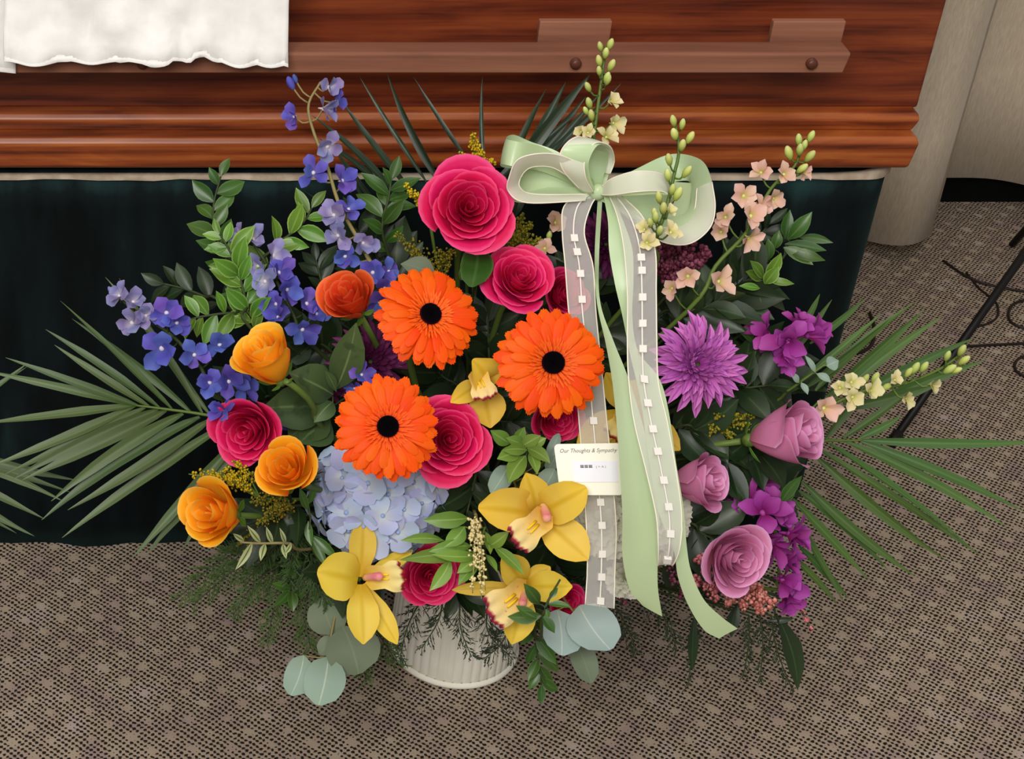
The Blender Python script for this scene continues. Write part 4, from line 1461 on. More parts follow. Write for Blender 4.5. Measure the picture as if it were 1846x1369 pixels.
spike('delphinium', 'violet blue delphinium spike reaching out over the left palm frond', 'delphinium',
      [(205, 530, 1.68), (250, 565, 1.68), (310, 605, 1.67), (360, 660, 1.67), (410, 720, 1.68)],
      [(216, 534, 1.67, 24, (-.7, .3, .7), 1), (240, 545, 1.675, 24, (.1, .5, .9), 1), (238, 582, 1.66, 28, (-.2, -.2, 1), 1), (262, 570, 1.66, 26, (.2, .1, 1), 1), (300, 565, 1.66, 30, (.1, .3, 1), 0), (318, 582, 1.66, 27, (.5, 0, .9), 0), (292, 628, 1.65, 36, (-.1, -.25, 1), 0), (350, 640, 1.65, 26, (.2, -.2, 1), 0), (396, 622, 1.66, 30, (.1, .1, 1), 0),
       (378, 690, 1.655, 28, (-.2, 0, 1), 0), (412, 688, 1.65, 30, (.2, .1, 1), 0), (400, 738, 1.645, 26, (-.2, -.1, 1), 0), (440, 700, 1.66, 24, (.4, 0, 1), 0)],
      [(200, 524, 1.68, 10), (206, 536, 1.68, 11)], M_DELPH, M_BEE, M_STEMD, 'delph', 'blue delphiniums', alt=M_DELPHP, budmat=M_DELPHP)
spike('delphinium', 'few violet blue delphinium florets half hidden above the lowest gerbera', 'delphinium', [(650, 670, 1.68), (640, 720, 1.72)],
      [(652, 676, 1.66, 22, (-.2, .1, 1)), (640, 700, 1.68, 20, (-.5, -.2, 1))], [(516, 770, 1.70, 14)], M_DELPH, M_BEE, M_STEMD, 'delph', 'blue delphiniums', budmat=M_DELPH)

# ------------------------------------------------------------------ pale larkspur
spike('larkspur', 'upright lime budded larkspur tip above the bow in front of the handle rail', 'larkspur',
      [(1092, 82, 1.70), (1086, 130, 1.70), (1078, 190, 1.70), (1070, 255, 1.70), (1068, 330, 1.72)],
      [(1100, 184, 1.69, 17, (.5, .2, .8)), (1104, 222, 1.69, 20, (.5, -.1, .8)), (1048, 238, 1.69, 16, (-.5, .1, .8)), (1092, 248, 1.685, 20, (.3, .2, 1)), (1060, 240, 1.68, 15, (-.2, .2, 1))],
      [(1100, 80, 1.695, 13), (1082, 84, 1.695, 11), (1092, 96, 1.69, 13), (1080, 110, 1.695, 13), (1102, 118, 1.69, 14), (1094, 140, 1.69, 13), (1080, 128, 1.69, 11), (1096, 144, 1.69, 12), (1060, 157, 1.69, 12), (1062, 186, 1.69, 13), (1066, 208, 1.69, 13), (1056, 200, 1.69, 10)],
      M_LARKY, M_BUD, M_STEM, 'lark', 'pale larkspur spikes', bell=True)
spike('larkspur', 'lime budded larkspur crossing the large right bow loop', 'larkspur',
      [(1216, 216, 1.60), (1224, 270, 1.60), (1214, 320, 1.60), (1200, 380, 1.60), (1178, 440, 1.61), (1168, 500, 1.66)],
      [(1166, 438, 1.585, 19, (-.2, .1, 1)), (1208, 420, 1.585, 20, (.2, .2, 1)), (1162, 414, 1.59, 14, (-.5, .2, .8)), (1205, 382, 1.59, 15, (.3, .4, .8))],
      [(1214, 218, 1.595, 13), (1230, 224, 1.595, 12), (1216, 242, 1.59, 15), (1244, 248, 1.595, 14), (1230, 262, 1.59, 14), (1206, 288, 1.59, 14), (1238, 310, 1.59, 15), (1204, 316, 1.59, 14), (1212, 342, 1.59, 13), (1188, 356, 1.59, 14), (1222, 350, 1.59, 16), (1196, 376, 1.585, 15), (1182, 392, 1.585, 14), (1172, 402, 1.585, 13), (1190, 416, 1.58, 14), (1180, 384, 1.585, 12)],
      M_LARKY, M_BUD, M_STEM, 'lark', 'pale larkspur spikes', bell=True)
spike('larkspur', 'blush pink larkspur leaning right in front of the velvet bier', 'larkspur',
      [(1450, 250, 1.68), (1432, 300, 1.68), (1390, 340, 1.675), (1345, 420, 1.67), (1290, 480, 1.67), (1240, 560, 1.68)],
      [(1412, 315, 1.67, 22, (.1, .1, 1)), (1372, 312, 1.675, 20, (-.3, .3, .9)), (1340, 354, 1.665, 25, (-.1, .1, 1)), (1392, 358, 1.67, 22, (.5, -.3, .8)), (1352, 390, 1.66, 28, (.1, 0, 1)), (1308, 392, 1.665, 22, (-.5, -.1, .9)), (1368, 376, 1.67, 22, (.4, .3, .9)), (1348, 428, 1.66, 24, (.3, -.5, .8)), (1294, 508, 1.655, 27, (.2, .1, 1)), (1240, 498, 1.66, 25, (-.3, -.1, 1)), (1212, 520, 1.67, 18, (-.5, -.2, 1)), (1446, 312, 1.675, 18, (.6, 0, .8)), (1300, 418, 1.67, 18, (-.6, -.2, .8))],
      [(1462, 246, 1.675, 13), (1440, 252, 1.675, 13), (1442, 270, 1.67, 14), (1422, 276, 1.675, 16), (1460, 282, 1.67, 15), (1450, 262, 1.675, 12), (1446, 304, 1.67, 14)],
      M_LARK, M_BUD, M_STEM, 'lark', 'pale larkspur spikes', bell=True)
spike('larkspur', 'cream larkspur pointing right over the carpet, farthest right flower', 'larkspur',
      [(1742, 632, 1.66), (1690, 668, 1.66), (1620, 695, 1.655), (1560, 705, 1.65), (1490, 735, 1.66), (1440, 770, 1.69)],
      [(1534, 690, 1.645, 20, (.1, .3, 1)), (1568, 706, 1.64, 21, (.2, 0, 1)), (1536, 716, 1.64, 22, (0, -.2, 1)), (1484, 736, 1.645, 27, (0, -.1, 1), 1), (1514, 700, 1.65, 17, (-.4, .2, .9)), (1612, 686, 1.645, 16, (.2, .2, 1)), (1678, 694, 1.65, 16, (.5, -.2, .9)), (1632, 718, 1.645, 17, (.3, -.4, .9))],
      [(1734, 632, 1.65, 14), (1738, 650, 1.65, 14), (1708, 642, 1.65, 12), (1712, 666, 1.65, 15), (1724, 668, 1.65, 12), (1650, 664, 1.65, 14), (1666, 662, 1.65, 13), (1638, 672, 1.65, 12), (1578, 682, 1.65, 14), (1598, 698, 1.65, 13), (1560, 684, 1.65, 12)],
      M_LARKY, M_BUD, M_STEM, 'lark', 'pale larkspur spikes', bell=True, alt=M_LARK)
spike('larkspur', 'blush larkspur florets in the shade left of the bow tails', 'larkspur', [(1000, 385, 1.72), (985, 440, 1.72), (975, 500, 1.74)],
      [(1000, 402, 1.71, 24, (.1, .1, 1)), (982, 448, 1.71, 20, (-.3, 0, 1))], [(990, 425, 1.715, 11)], M_LARK, M_BUD, M_STEMD, 'lark', 'pale larkspur spikes', bell=True)

# ------------------------------------------------------------------ freesias
def freesia(label, path, fl):
    rnd = random.Random(len(label))
    t = thing('freesia', label, 'freesia', Matrix.Translation(pd(*path[-1])), 'magenta freesias')
    P = [pd(*p) for p in path] + [lerp(pd(*path[-1]), FOAM, .6), FOAM]
    part('stem', MB().tube(catmull(P, 24), 0.0015, 0.0026, 6), M_STEM, t)
    pm = petal_mesh('frees', M_FREES, 0.66, [(0, .2), (.3, .6), (.6, 1), (.85, .95), (.96, .6), (1, .2)], 0.12, 0.3, 0.60)
    for (u, v, d, r, face) in fl:
        floret(t, u, v, d, r * 1.12, face, pm, 6, M_FREES, rnd=rnd)
        floret(t, u + rnd.uniform(-16, 16), v + rnd.uniform(-14, 14), d + .012, r * .95, (face[0] + rnd.uniform(-.5, .5), face[1] + rnd.uniform(-.5, .5), face[2]), pm, 6, M_FREES, rnd=rnd)
freesia('magenta freesia at the right above the lavender rose', [(1470, 600, 1.68), (1425, 620, 1.69), (1380, 680, 1.71)],
        [(1420, 612, 1.67, 44, (-.2, .1, 1)), (1452, 606, 1.68, 38, (.9, .1, .4)), (1386, 606, 1.68, 36, (-.7, .2, .7)), (1414, 640, 1.665, 30, (0, -.7, .8)), (1436, 590, 1.68, 32, (.2, .7, .7))])
freesia('magenta freesia behind the open lavender rose at lower right', [(1350, 880, 1.70), (1378, 930, 1.70), (1380, 1000, 1.72)],
        [(1374, 925, 1.67, 46, (.0, .1, 1)), (1420, 962, 1.67, 40, (.8, -.1, .6)), (1346, 912, 1.69, 38, (-.6, .4, .7)), (1392, 978, 1.68, 36, (.3, -.6, .8)), (1400, 940, 1.675, 32, (.4, .3, .9)), (1372, 880, 1.70, 24, (.2, .7, .7))])
freesia('darker magenta freesia under the open lavender rose, nearest the carpet', [(1405, 1020, 1.72), (1400, 1050, 1.73), (1370, 1060, 1.75)],
        [(1408, 1045, 1.705, 40, (.5, -.1, .8)), (1420, 1075, 1.71, 32, (.4, -.6, .8)), (1415, 1016, 1.70, 28, (.6, .4, .7))])

# ------------------------------------------------------------------ goldenrod, wax buds
GG = 'goldenrod sprays'
goldenrod('bright goldenrod spray above the largest pink rose', [(852, 238, 1.69), (826, 275, 1.69), (870, 275, 1.69), (890, 290, 1.69), (862, 262, 1.69)], (860, 330, 1.72), M_GOLD, 34, 3.2, 11, GG)
goldenrod('goldenrod spray on the left rim of the largest pink rose', [(728, 330, 1.68), (745, 350, 1.68), (735, 345, 1.68)], (775, 400, 1.72), M_GOLD, 26, 3.0, 9, GG)
goldenrod('dull goldenrod spray below the largest pink rose', [(712, 420, 1.70), (730, 450, 1.69), (760, 470, 1.69), (790, 450, 1.69), (740, 480, 1.69), (810, 450, 1.69)], (800, 520, 1.74), M_GOLDD, 40, 3.2, 18, GG)
goldenrod('dull goldenrod spray between the two upper pink roses and the bow', [(935, 420, 1.69), (960, 400, 1.69), (945, 385, 1.70), (975, 430, 1.70)], (920, 470, 1.74), M_GOLDD, 36, 3.6, 15, GG)
goldenrod('bright goldenrod spray above the lowest yellow rose', [(340, 855, 1.65), (370, 852, 1.64), (400, 845, 1.63), (420, 830, 1.63), (385, 862, 1.63), (410, 868, 1.63)], (470, 900, 1.66), M_GOLD, 36, 3.2, 13, GG)
goldenrod('goldenrod spray between the two lower yellow roses', [(448, 850, 1.63), (470, 880, 1.63), (450, 905, 1.63), (480, 925, 1.63), (500, 915, 1.63), (465, 945, 1.64)], (530, 930, 1.70), M_GOLDD, 44, 3.2, 17, GG)
goldenrod('goldenrod tuft under the lowest yellow rose', [(425, 985, 1.66), (440, 1000, 1.66)], (480, 960, 1.70), M_GOLDD, 22, 2.6, 9, GG)
goldenrod('olive goldenrod spray left of the right lavender rose', [(1300, 745, 1.66), (1330, 750, 1.66), (1355, 765, 1.66), (1320, 785, 1.66), (1290, 775, 1.66), (1360, 745, 1.67)], (1270, 800, 1.72), M_GOLDD, 40, 3.6, 17, GG)
GB = 'coral wax bud clusters'
goldenrod('coral pink bud cluster left of the open lavender rose', [(1255, 1010, 1.66), (1268, 1035, 1.66), (1250, 1050, 1.665), (1275, 1065, 1.66), (1235, 1065, 1.67), (1285, 1085, 1.66)], (1300, 1040, 1.74), M_BERRY, 38, 5.0, 15, GB, 'wax_flower_buds', 'flower buds', M_STEMD)
goldenrod('coral pink bud cluster under the open lavender rose', [(1350, 1085, 1.66), (1375, 1080, 1.66), (1395, 1095, 1.66), (1340, 1105, 1.66), (1372, 1108, 1.66), (1310, 1095, 1.665)], (1340, 1060, 1.74), M_BERRY, 40, 5.4, 13, GB, 'wax_flower_buds', 'flower buds', M_STEMD)
goldenrod('dusky coral buds between the ribbon ends near the carpet', [(1215, 1055, 1.70), (1235, 1085, 1.70), (1115, 1090, 1.72), (1225, 1020, 1.70)], (1220, 1000, 1.76), M_MAROON, 26, 4.4, 13, GB, 'wax_flower_buds', 'flower buds', M_STEMD)
goldenrod('small coral buds behind the right lavender rose tip', [(1345, 725, 1.68), (1370, 720, 1.68), (1360, 735, 1.68)], (1330, 760, 1.74), M_BERRY, 18, 4.4, 9, GB, 'wax_flower_buds', 'flower buds', M_STEMD)
goldenrod('single coral bud cluster drooping over the carpet at lower right', [(1465, 1142, 1.72), (1458, 1125, 1.72)], (1420, 1080, 1.74), M_BERRY, 10, 4.2, 7, GB, 'wax_flower_buds', 'flower buds', M_STEMD)

# ------------------------------------------------------------------ eucalyptus and broad leaves
EG = 'eucalyptus sprigs'
def broad(name, label, cat, path, leaves, mat, prof=P_ROUND, stem_mat=None, group=None, to_foam=True, tilt=.35):
    sprig(name, label, cat, path, leaves, mat, stem_mat=stem_mat or M_STEMT, group=group, to_foam=to_foam, prof=prof, cup=.10, fold=.05, tilt=tilt)
sprig('eucalyptus', 'silver green eucalyptus sprig with round leaves hanging left of the pot', 'eucalyptus',
      [(590, 1190, 1.735), (596, 1150, 1.74), (610, 1090, 1.75), (640, 1020, 1.77)],
      [(592, 1185, 1.735, 574, 1272, 1.71, 74), (548, 1182, 1.74, 524, 1254, 1.735, 54)], M_EUC, stem_mat=M_STEMT, group=EG, prof=P_ROUND, cup=.08, fold=.04, tilt=.3)
sprig('eucalyptus', 'olive grey eucalyptus leaves behind the lower left orchid', 'eucalyptus',
      [(600, 1150, 1.76), (625, 1100, 1.765), (650, 1040, 1.78)],
      [(602, 1145, 1.75, 580, 1078, 1.745, 70), (618, 1130, 1.745, 646, 1216, 1.735, 100), (606, 1150, 1.755, 576, 1180, 1.75, 34)], M_EUCD, stem_mat=M_STEMT, group=EG, prof=P_ROUND, cup=.08, fold=.04, tilt=.3)
sprig('eucalyptus', 'pale blue green eucalyptus with two broad leaves right of the pot', 'eucalyptus',
      [(1040, 1110, 1.70), (1020, 1085, 1.71), (990, 1040, 1.76)],
      [(1045, 1092, 1.695, 1100, 1172, 1.665, 92), (1005, 1100, 1.70, 1012, 1182, 1.67, 78)], M_EUCB, stem_mat=M_STEMT, group=EG, prof=P_ROUND, cup=.08, fold=.05, tilt=.2)
sprig('eucalyptus', 'grey green eucalyptus leaf pointing down to the carpet right of the pot', 'eucalyptus',
      [(1040, 1165, 1.73), (1030, 1110, 1.74), (1010, 1050, 1.78)],
      [(1036, 1150, 1.73, 1066, 1232, 1.715, 46)], M_EUCD, stem_mat=M_STEMT, group=EG, prof=P_ROUND, cup=.1, fold=.05, tilt=.3)
sprig('eucalyptus', 'grey green eucalyptus leaf right of the lowest pink rose cluster near the card', 'eucalyptus',
      [(918, 850, 1.66), (930, 880, 1.69), (940, 940, 1.74)],
      [(916, 840, 1.655, 886, 890, 1.645, 38), (985, 830, 1.67, 1008, 782, 1.67, 20), (985, 850, 1.67, 1010, 800, 1.67, 28), (975, 890, 1.67, 1000, 846, 1.665, 40)], M_EUC, stem_mat=M_STEMT, group=EG, prof=P_ROUND, tilt=.3)
sprig('eucalyptus', 'dusky grey leaf pair behind the top gerbera', 'eucalyptus',
      [(760, 500, 1.69), (790, 530, 1.72)],
      [(785, 500, 1.68, 722, 476, 1.68, 44)], M_EUCD, stem_mat=M_STEMT, group=EG, prof=P_LEAF, tilt=.3)
sprig('eucalyptus', 'thin silvery leaf sprig between magenta freesia and cream larkspur', 'eucalyptus',
      [(1490, 655, 1.66), (1455, 680, 1.665), (1420, 705, 1.68), (1360, 740, 1.72)],
      [(1470, 672, 1.66, 1450, 640, 1.655, 12), (1472, 674, 1.66, 1498, 690, 1.655, 14), (1440, 690, 1.665, 1424, 672, 1.66, 14), (1444, 690, 1.665, 1456, 712, 1.66, 14), (1490, 660, 1.66, 1512, 650, 1.655, 28)], M_EUC, stem_mat=M_STEM, group=EG, tilt=.3)
sprig('salal_leaf', 'broad mid green leaf under the largest pink rose', 'leaf', [(852, 455, 1.66), (860, 500, 1.70), (850, 560, 1.75)],
      [(862, 446, 1.66, 850, 518, 1.635, 58), (830, 505, 1.67, 862, 450, 1.66, 30)], M_RUSCD, prof=P_ROUND, tilt=.2)
sprig('rose_leaf_spray', 'large olive rose leaves left of centre between roses and gerberas', 'leaf spray',
      [(612, 660, 1.68), (600, 700, 1.69), (590, 740, 1.72)],
      [(605, 702, 1.675, 642, 582, 1.64, 62), (600, 712, 1.68, 520, 672, 1.66, 74), (606, 706, 1.665, 586, 668, 1.65, 18), (600, 725, 1.675, 566, 762, 1.66, 42), (592, 740, 1.69, 470, 738, 1.67, 86), (595, 760, 1.70, 540, 800, 1.68, 80), (590, 735, 1.70, 520, 790, 1.69, 90)], M_ROSEL, prof=P_LEAF, tilt=.3)

# ------------------------------------------------------------------ fresh green sprigs
RG = 'fresh green ruscus sprigs'
sprig('ruscus_sprig', 'tallest fresh green sprig at upper left in front of velvet', 'greenery',
      [(398, 318, 1.74), (385, 370, 1.74), (388, 420, 1.735), (410, 470, 1.73), (440, 530, 1.72), (470, 590, 1.72)], (17, 52, 0.9), M_RUSCD, 0.50, group=RG)
sprig('ruscus_sprig', 'bright green leafy sprig beside the blue delphinium at left', 'greenery',
      [(396, 422, 1.69), (418, 460, 1.69), (432, 500, 1.69), (445, 550, 1.69), (460, 600, 1.69)], (19, 48, 1.0), M_RUSC, 0.46, group=RG)
sprig('ruscus_sprig', 'fresh green sprig branching right toward the tall delphinium', 'greenery',
      [(562, 375, 1.73), (548, 400, 1.73), (520, 425, 1.73), (490, 450, 1.73), (480, 520, 1.74)], (11, 46, 0.9), M_RUSC, 0.46, group=RG)
sprig('ruscus_sprig', 'shaded green sprig reaching left above the palm frond', 'greenery',
      [(296, 512, 1.76), (330, 520, 1.76), (370, 535, 1.75), (420, 560, 1.74)], (9, 48, 0.9), M_DARK, 0.46, group=RG)
sprig('ruscus_sprig', 'green sprig just above the highest yellow rose', 'greenery',
      [(345, 575, 1.70), (370, 570, 1.70), (420, 565, 1.70), (470, 580, 1.70)], (11, 46, 1.0), M_RUSC, 0.46, group=RG)
sprig('ruscus_sprig', 'green sprig left of the largest pink rose', 'greenery',
      [(705, 325, 1.74), (700, 360, 1.74), (690, 400, 1.74), (700, 460, 1.76)], (12, 50, 1.0), M_RUSCD, 0.44, group=RG)
sprig('ruscus_sprig', 'dark green sprig behind the orange red rose', 'greenery',
      [(570, 470, 1.76), (580, 510, 1.76), (600, 570, 1.77)], (9, 44, 0.9), M_DARK, 0.44, group=RG)
sprig('ruscus_sprig', 'glossy dark sprig at the right in front of velvet', 'greenery',
      [(1460, 395, 1.78), (1430, 440, 1.78), (1400, 480, 1.77), (1360, 540, 1.76)], [
          (1420, 432, 1.775, 1464, 382, 1.76, 28), (1440, 428, 1.775, 1502, 438, 1.77, 17), (1415, 440, 1.775, 1490, 452, 1.77, 22), (1418, 452, 1.775, 1488, 470, 1.765, 22), (1412, 446, 1.775, 1466, 478, 1.765, 24), (1416, 430, 1.78, 1424, 378, 1.775, 22), (1395, 450, 1.78, 1405, 415, 1.775, 20), (1385, 470, 1.78, 1384, 430, 1.775, 20)], M_RUSCD, group=RG)
sprig('ruscus_sprig', 'bright yellow green sprig at the right above the freesia', 'greenery',
      [(1400, 465, 1.73), (1385, 495, 1.73), (1370, 530, 1.74), (1340, 600, 1.75)], [
          (1380, 500, 1.73, 1408, 456, 1.715, 24), (1376, 502, 1.73, 1352, 470, 1.715, 22), (1372, 506, 1.73, 1344, 490, 1.72, 20), (1382, 504, 1.73, 1432, 512, 1.725, 15), (1378, 512, 1.73, 1404, 480, 1.72, 26), (1370, 520, 1.73, 1332, 516, 1.73, 16), (1376, 525, 1.735, 1380, 555, 1.73, 16)], M_RUSC, group=RG)
sprig('ruscus_sprig', 'dim green leaves behind the blush larkspur', 'greenery',
      [(1385, 405, 1.80), (1360, 440, 1.80), (1330, 490, 1.79), (1300, 560, 1.78)], (14, 50, 0.8), M_DARK, 0.36, group=RG)
sprig('ruscus_sprig', 'light green sprig left of the card', 'greenery',
      [(985, 812, 1.64), (950, 808, 1.645), (915, 800, 1.66), (900, 830, 1.72)], [
          (950, 808, 1.64, 992, 836, 1.625, 26), (940, 815, 1.64, 896, 828, 1.63, 30), (948, 822, 1.64, 916, 872, 1.62, 34), (940, 805, 1.645, 975, 786, 1.635, 26), (920, 800, 1.65, 884, 776, 1.64, 28), (930, 798, 1.65, 946, 770, 1.645, 22), (955, 815, 1.64, 968, 856, 1.63, 24), (945, 802, 1.645, 912, 790, 1.64, 24), (950, 812, 1.637, 906, 812, 1.625, 24), (960, 805, 1.64, 985, 790, 1.635, 20)], M_LANCE, group=RG)
sprig('ruscus_sprig', 'dark sprig curling across the lowest orchid', 'greenery',
      [(1010, 1045, 1.60), (990, 1080, 1.60), (978, 1110, 1.60), (965, 1150, 1.66)], [
          (972, 1090, 1.60, 944, 1052, 1.59, 24), (986, 1090, 1.60, 1030, 1096, 1.595, 14), (976, 1110, 1.60, 915, 1112, 1.60, 26), (978, 1112, 1.60, 1000, 1142, 1.595, 22), (970, 1116, 1.60, 930, 1092, 1.60, 22), (990, 1080, 1.60, 1006, 1060, 1.60, 12), (984, 1098, 1.60, 988, 1116, 1.6, 14)], M_RUSCD, group=RG)
sprig('ruscus_sprig', 'green leaves hanging right of the pot below the orchids', 'greenery',
      [(976, 1235, 1.74), (970, 1190, 1.74), (965, 1140, 1.74), (960, 1090, 1.76)], (12, 44, 0.8), M_RUSCD, 0.44, group=RG)
sprig('ruscus_sprig', 'pointed green leaves low left over the carpet', 'greenery',
      [(520, 1105, 1.76), (530, 1070, 1.76), (545, 1030, 1.76), (580, 980, 1.77)], [
          (525, 1062, 1.76, 490, 1052, 1.75, 18), (526, 1066, 1.76, 528, 1104, 1.75, 20), (522, 1066, 1.76, 494, 1094, 1.75, 18), (534, 1060, 1.76, 545, 1080, 1.75, 18), (540, 1040, 1.76, 506, 1028, 1.75, 16), (545, 1030, 1.76, 580, 1050, 1.75, 18), (552, 1015, 1.76, 505, 1022, 1.755, 14)], M_RUSCD, group=RG)
sprig('ruscus_sprig', 'arching green blade leaves left of the hydrangea', 'greenery',
      [(560, 930, 1.68), (558, 975, 1.68), (575, 1010, 1.70), (600, 1040, 1.75)], [
          (556, 940, 1.68, 562, 985, 1.675, 16), (560, 965, 1.68, 610, 1010, 1.675, 18), (560, 970, 1.68, 590, 1025, 1.67, 16), (555, 920, 1.68, 540, 880, 1.67, 16), (556, 910, 1.68, 568, 870, 1.67, 12)], M_RUSCD, group=RG)
sprig('lance_leaf_branch', 'fan of light green lance leaves over the lowest pink rose', 'greenery',
      [(875, 950, 1.63), (862, 985, 1.63), (858, 1010, 1.63), (880, 1060, 1.70)], [
          (845, 935, 1.63, 762, 938, 1.625, 32), (850, 985, 1.63, 768, 995, 1.62, 26), (858, 1000, 1.63, 720, 1010, 1.615, 30), (862, 1003, 1.625, 778, 1000, 1.61, 24), (838, 950, 1.63, 800, 988, 1.62, 32), (862, 1008, 1.625, 824, 1034, 1.615, 26), (812, 1010, 1.62, 774, 1066, 1.61, 28), (864, 1015, 1.625, 826, 1056, 1.62, 24), (880, 985, 1.625, 918, 958, 1.61, 26), (890, 985, 1.62, 944, 1036, 1.60, 22), (876, 960, 1.63, 884, 1000, 1.62, 20), (800, 975, 1.635, 722, 975, 1.63, 20), (876, 1000, 1.625, 896, 1032, 1.61, 14)], M_LANCE, stem_mat=M_STEM)
sprig('variegated_sprig', 'pale cream edged curled leaf sprig under the lowest yellow rose', 'greenery',
      [(432, 978, 1.63), (470, 980, 1.63), (520, 980, 1.635), (560, 990, 1.70)], [
          (455, 978, 1.63, 424, 1028, 1.62, 14), (470, 979, 1.63, 446, 948, 1.62, 12), (492, 980, 1.63, 480, 950, 1.62, 11), (478, 981, 1.63, 470, 1012, 1.62, 13), (515, 980, 1.63, 504, 952, 1.62, 10), (510, 981, 1.63, 516, 1008, 1.62, 11), (525, 980, 1.63, 512, 1000, 1.62, 9), (440, 976, 1.63, 420, 962, 1.62, 10)], M_VARI, stem_mat=M_STEMT)
goldenrod('cream drooping seed tassels among the lance leaves', [(848, 980, 1.60), (866, 985, 1.60), (852, 1070, 1.59), (875, 1065, 1.59), (868, 1080, 1.59)], (858, 930, 1.62), M_SEED, 26, 3.6, 9, None, 'seed_tassel', 'seed tassel', M_STEMT)

# ------------------------------------------------------------------ palm fronds
frond('grey green palm frond fanning out at the left of the bouquet', [(244, 731, 1.76), (300, 738, 1.755), (380, 750, 1.75), (480, 775, 1.75)], [
    (244, 731, -40, 765, 1.74, 20), (246, 731, -30, 668, 1.75, 16), (250, 732, 10, 645, 1.75, 15), (270, 734, 98, 622, 1.76, 15), (288, 736, 82, 594, 1.77, 16), (310, 738, 108, 542, 1.77, 17), (345, 744, 130, 575, 1.78, 16), (366, 748, 190, 500, 1.78, 15), (380, 750, 215, 502, 1.79, 14),
    (244, 732, -20, 842, 1.74, 20), (262, 735, 4, 858, 1.74, 20), (285, 738, 20, 866, 1.73, 20), (300, 740, 40, 866, 1.73, 24), (330, 746, 92, 904, 1.73, 24), (360, 752, 75, 938, 1.735, 24), (380, 756, 122, 920, 1.73, 24), (400, 770, 112, 970, 1.745, 22), (430, 790, 240, 1005, 1.76, 22), (450, 800, 265, 1000, 1.77, 22), (420, 800, 330, 990, 1.78, 20)], M_PALM, 18)
frond('palm frond tips of another arrangement entering at the left photo edge', [(-120, 800, 1.80), (-160, 785, 1.80), (-260, 780, 1.82), (-420, 900, 1.95), (-470, 1120, 2.08)], [
    (-110, 800, 138, 866, 1.80, 18), (-120, 805, 127, 888, 1.80, 16), (-125, 815, 114, 904, 1.80, 17), (-130, 830, 80, 936, 1.80, 17), (-130, 850, 62, 967, 1.80, 16), (-130, 880, 30, 962, 1.80, 14), (-100, 760, 50, 655, 1.80, 12), (-110, 780, 48, 662, 1.80, 10)], M_PALM, 16, to_foam=False)
frond('green palm frond spreading right over the carpet', [(1555, 794, 1.72), (1520, 795, 1.72), (1480, 797, 1.72), (1400, 830, 1.73)], [
    (1555, 794, 1880, 797, 1.70, 19), (1552, 796, 1845, 922, 1.70, 19), (1525, 797, 1815, 950, 1.70, 19), (1495, 800, 1755, 992, 1.70, 19), (1470, 806, 1770, 1004, 1.715, 16), (1470, 822, 1705, 1010, 1.71, 20), (1445, 868, 1650, 1040, 1.715, 18), (1440, 885, 1600, 1028, 1.72, 18), (1430, 900, 1565, 1045, 1.73, 17), (1430, 930, 1520, 1085, 1.73, 16), (1440, 985, 1530, 1080, 1.735, 15), (1425, 1000, 1510, 1090, 1.74, 14),
    (1488, 792, 1570, 690, 1.72, 15), (1520, 790, 1640, 705, 1.72, 15), (1550, 790, 1625, 750, 1.72, 15)], M_PALMG, 18)
frond('long green palm leaflets pointing up to the right behind the cream larkspur', [(1480, 720, 1.735), (1450, 750, 1.735), (1400, 790, 1.74)], [
    (1440, 690, 1590, 565, 1.74, 14), (1450, 700, 1610, 570, 1.74, 17), (1470, 705, 1650, 545, 1.74, 19), (1490, 715, 1665, 560, 1.74, 22), (1500, 720, 1700, 570, 1.74, 18), (1520, 730, 1755, 610, 1.73, 20), (1560, 735, 1775, 650, 1.72, 20), (1430, 640, 1500, 540, 1.76, 12), (1460, 620, 1560, 538, 1.76, 13), (1440, 600, 1478, 530, 1.76, 12), (1530, 735, 1700, 690, 1.72, 22)], M_PALMG, 17)
frond('dark palm leaflets rising before the casket left of the bow', [(900, 380, 1.80), (880, 420, 1.80), (860, 480, 1.80)], [
    (905, 340, 1066, 132, 1.79, 24), (915, 345, 1020, 148, 1.80, 20), (910, 345, 1120, 150, 1.79, 12), (920, 340, 1056, 175, 1.795, 16), (900, 345, 985, 160, 1.80, 16), (925, 345, 1085, 165, 1.79, 14), (890, 330, 1000, 225, 1.795, 16), (900, 330, 1045, 200, 1.79, 12), (875, 345, 870, 136, 1.80, 9), (850, 300, 745, 138, 1.80, 9)], M_PALMD, 16)
frond('spiky palm leaflets rising before the casket above the largest rose', [(800, 380, 1.80), (820, 420, 1.80), (840, 480, 1.80)], [
    (800, 340, 698, 132, 1.79, 15), (770, 330, 648, 138, 1.80, 9), (745, 350, 612, 178, 1.78, 13), (720, 360, 562, 208, 1.78, 14), (700, 350, 575, 250, 1.77, 13), (700, 400, 600, 262, 1.77, 11), (680, 420, 602, 270, 1.765, 8), (640, 420, 548, 344, 1.76, 9), (645, 430, 568, 345, 1.76, 7), (610, 490, 535, 430, 1.76, 8), (620, 490, 558, 430, 1.765, 6)], M_PALMD, 12)

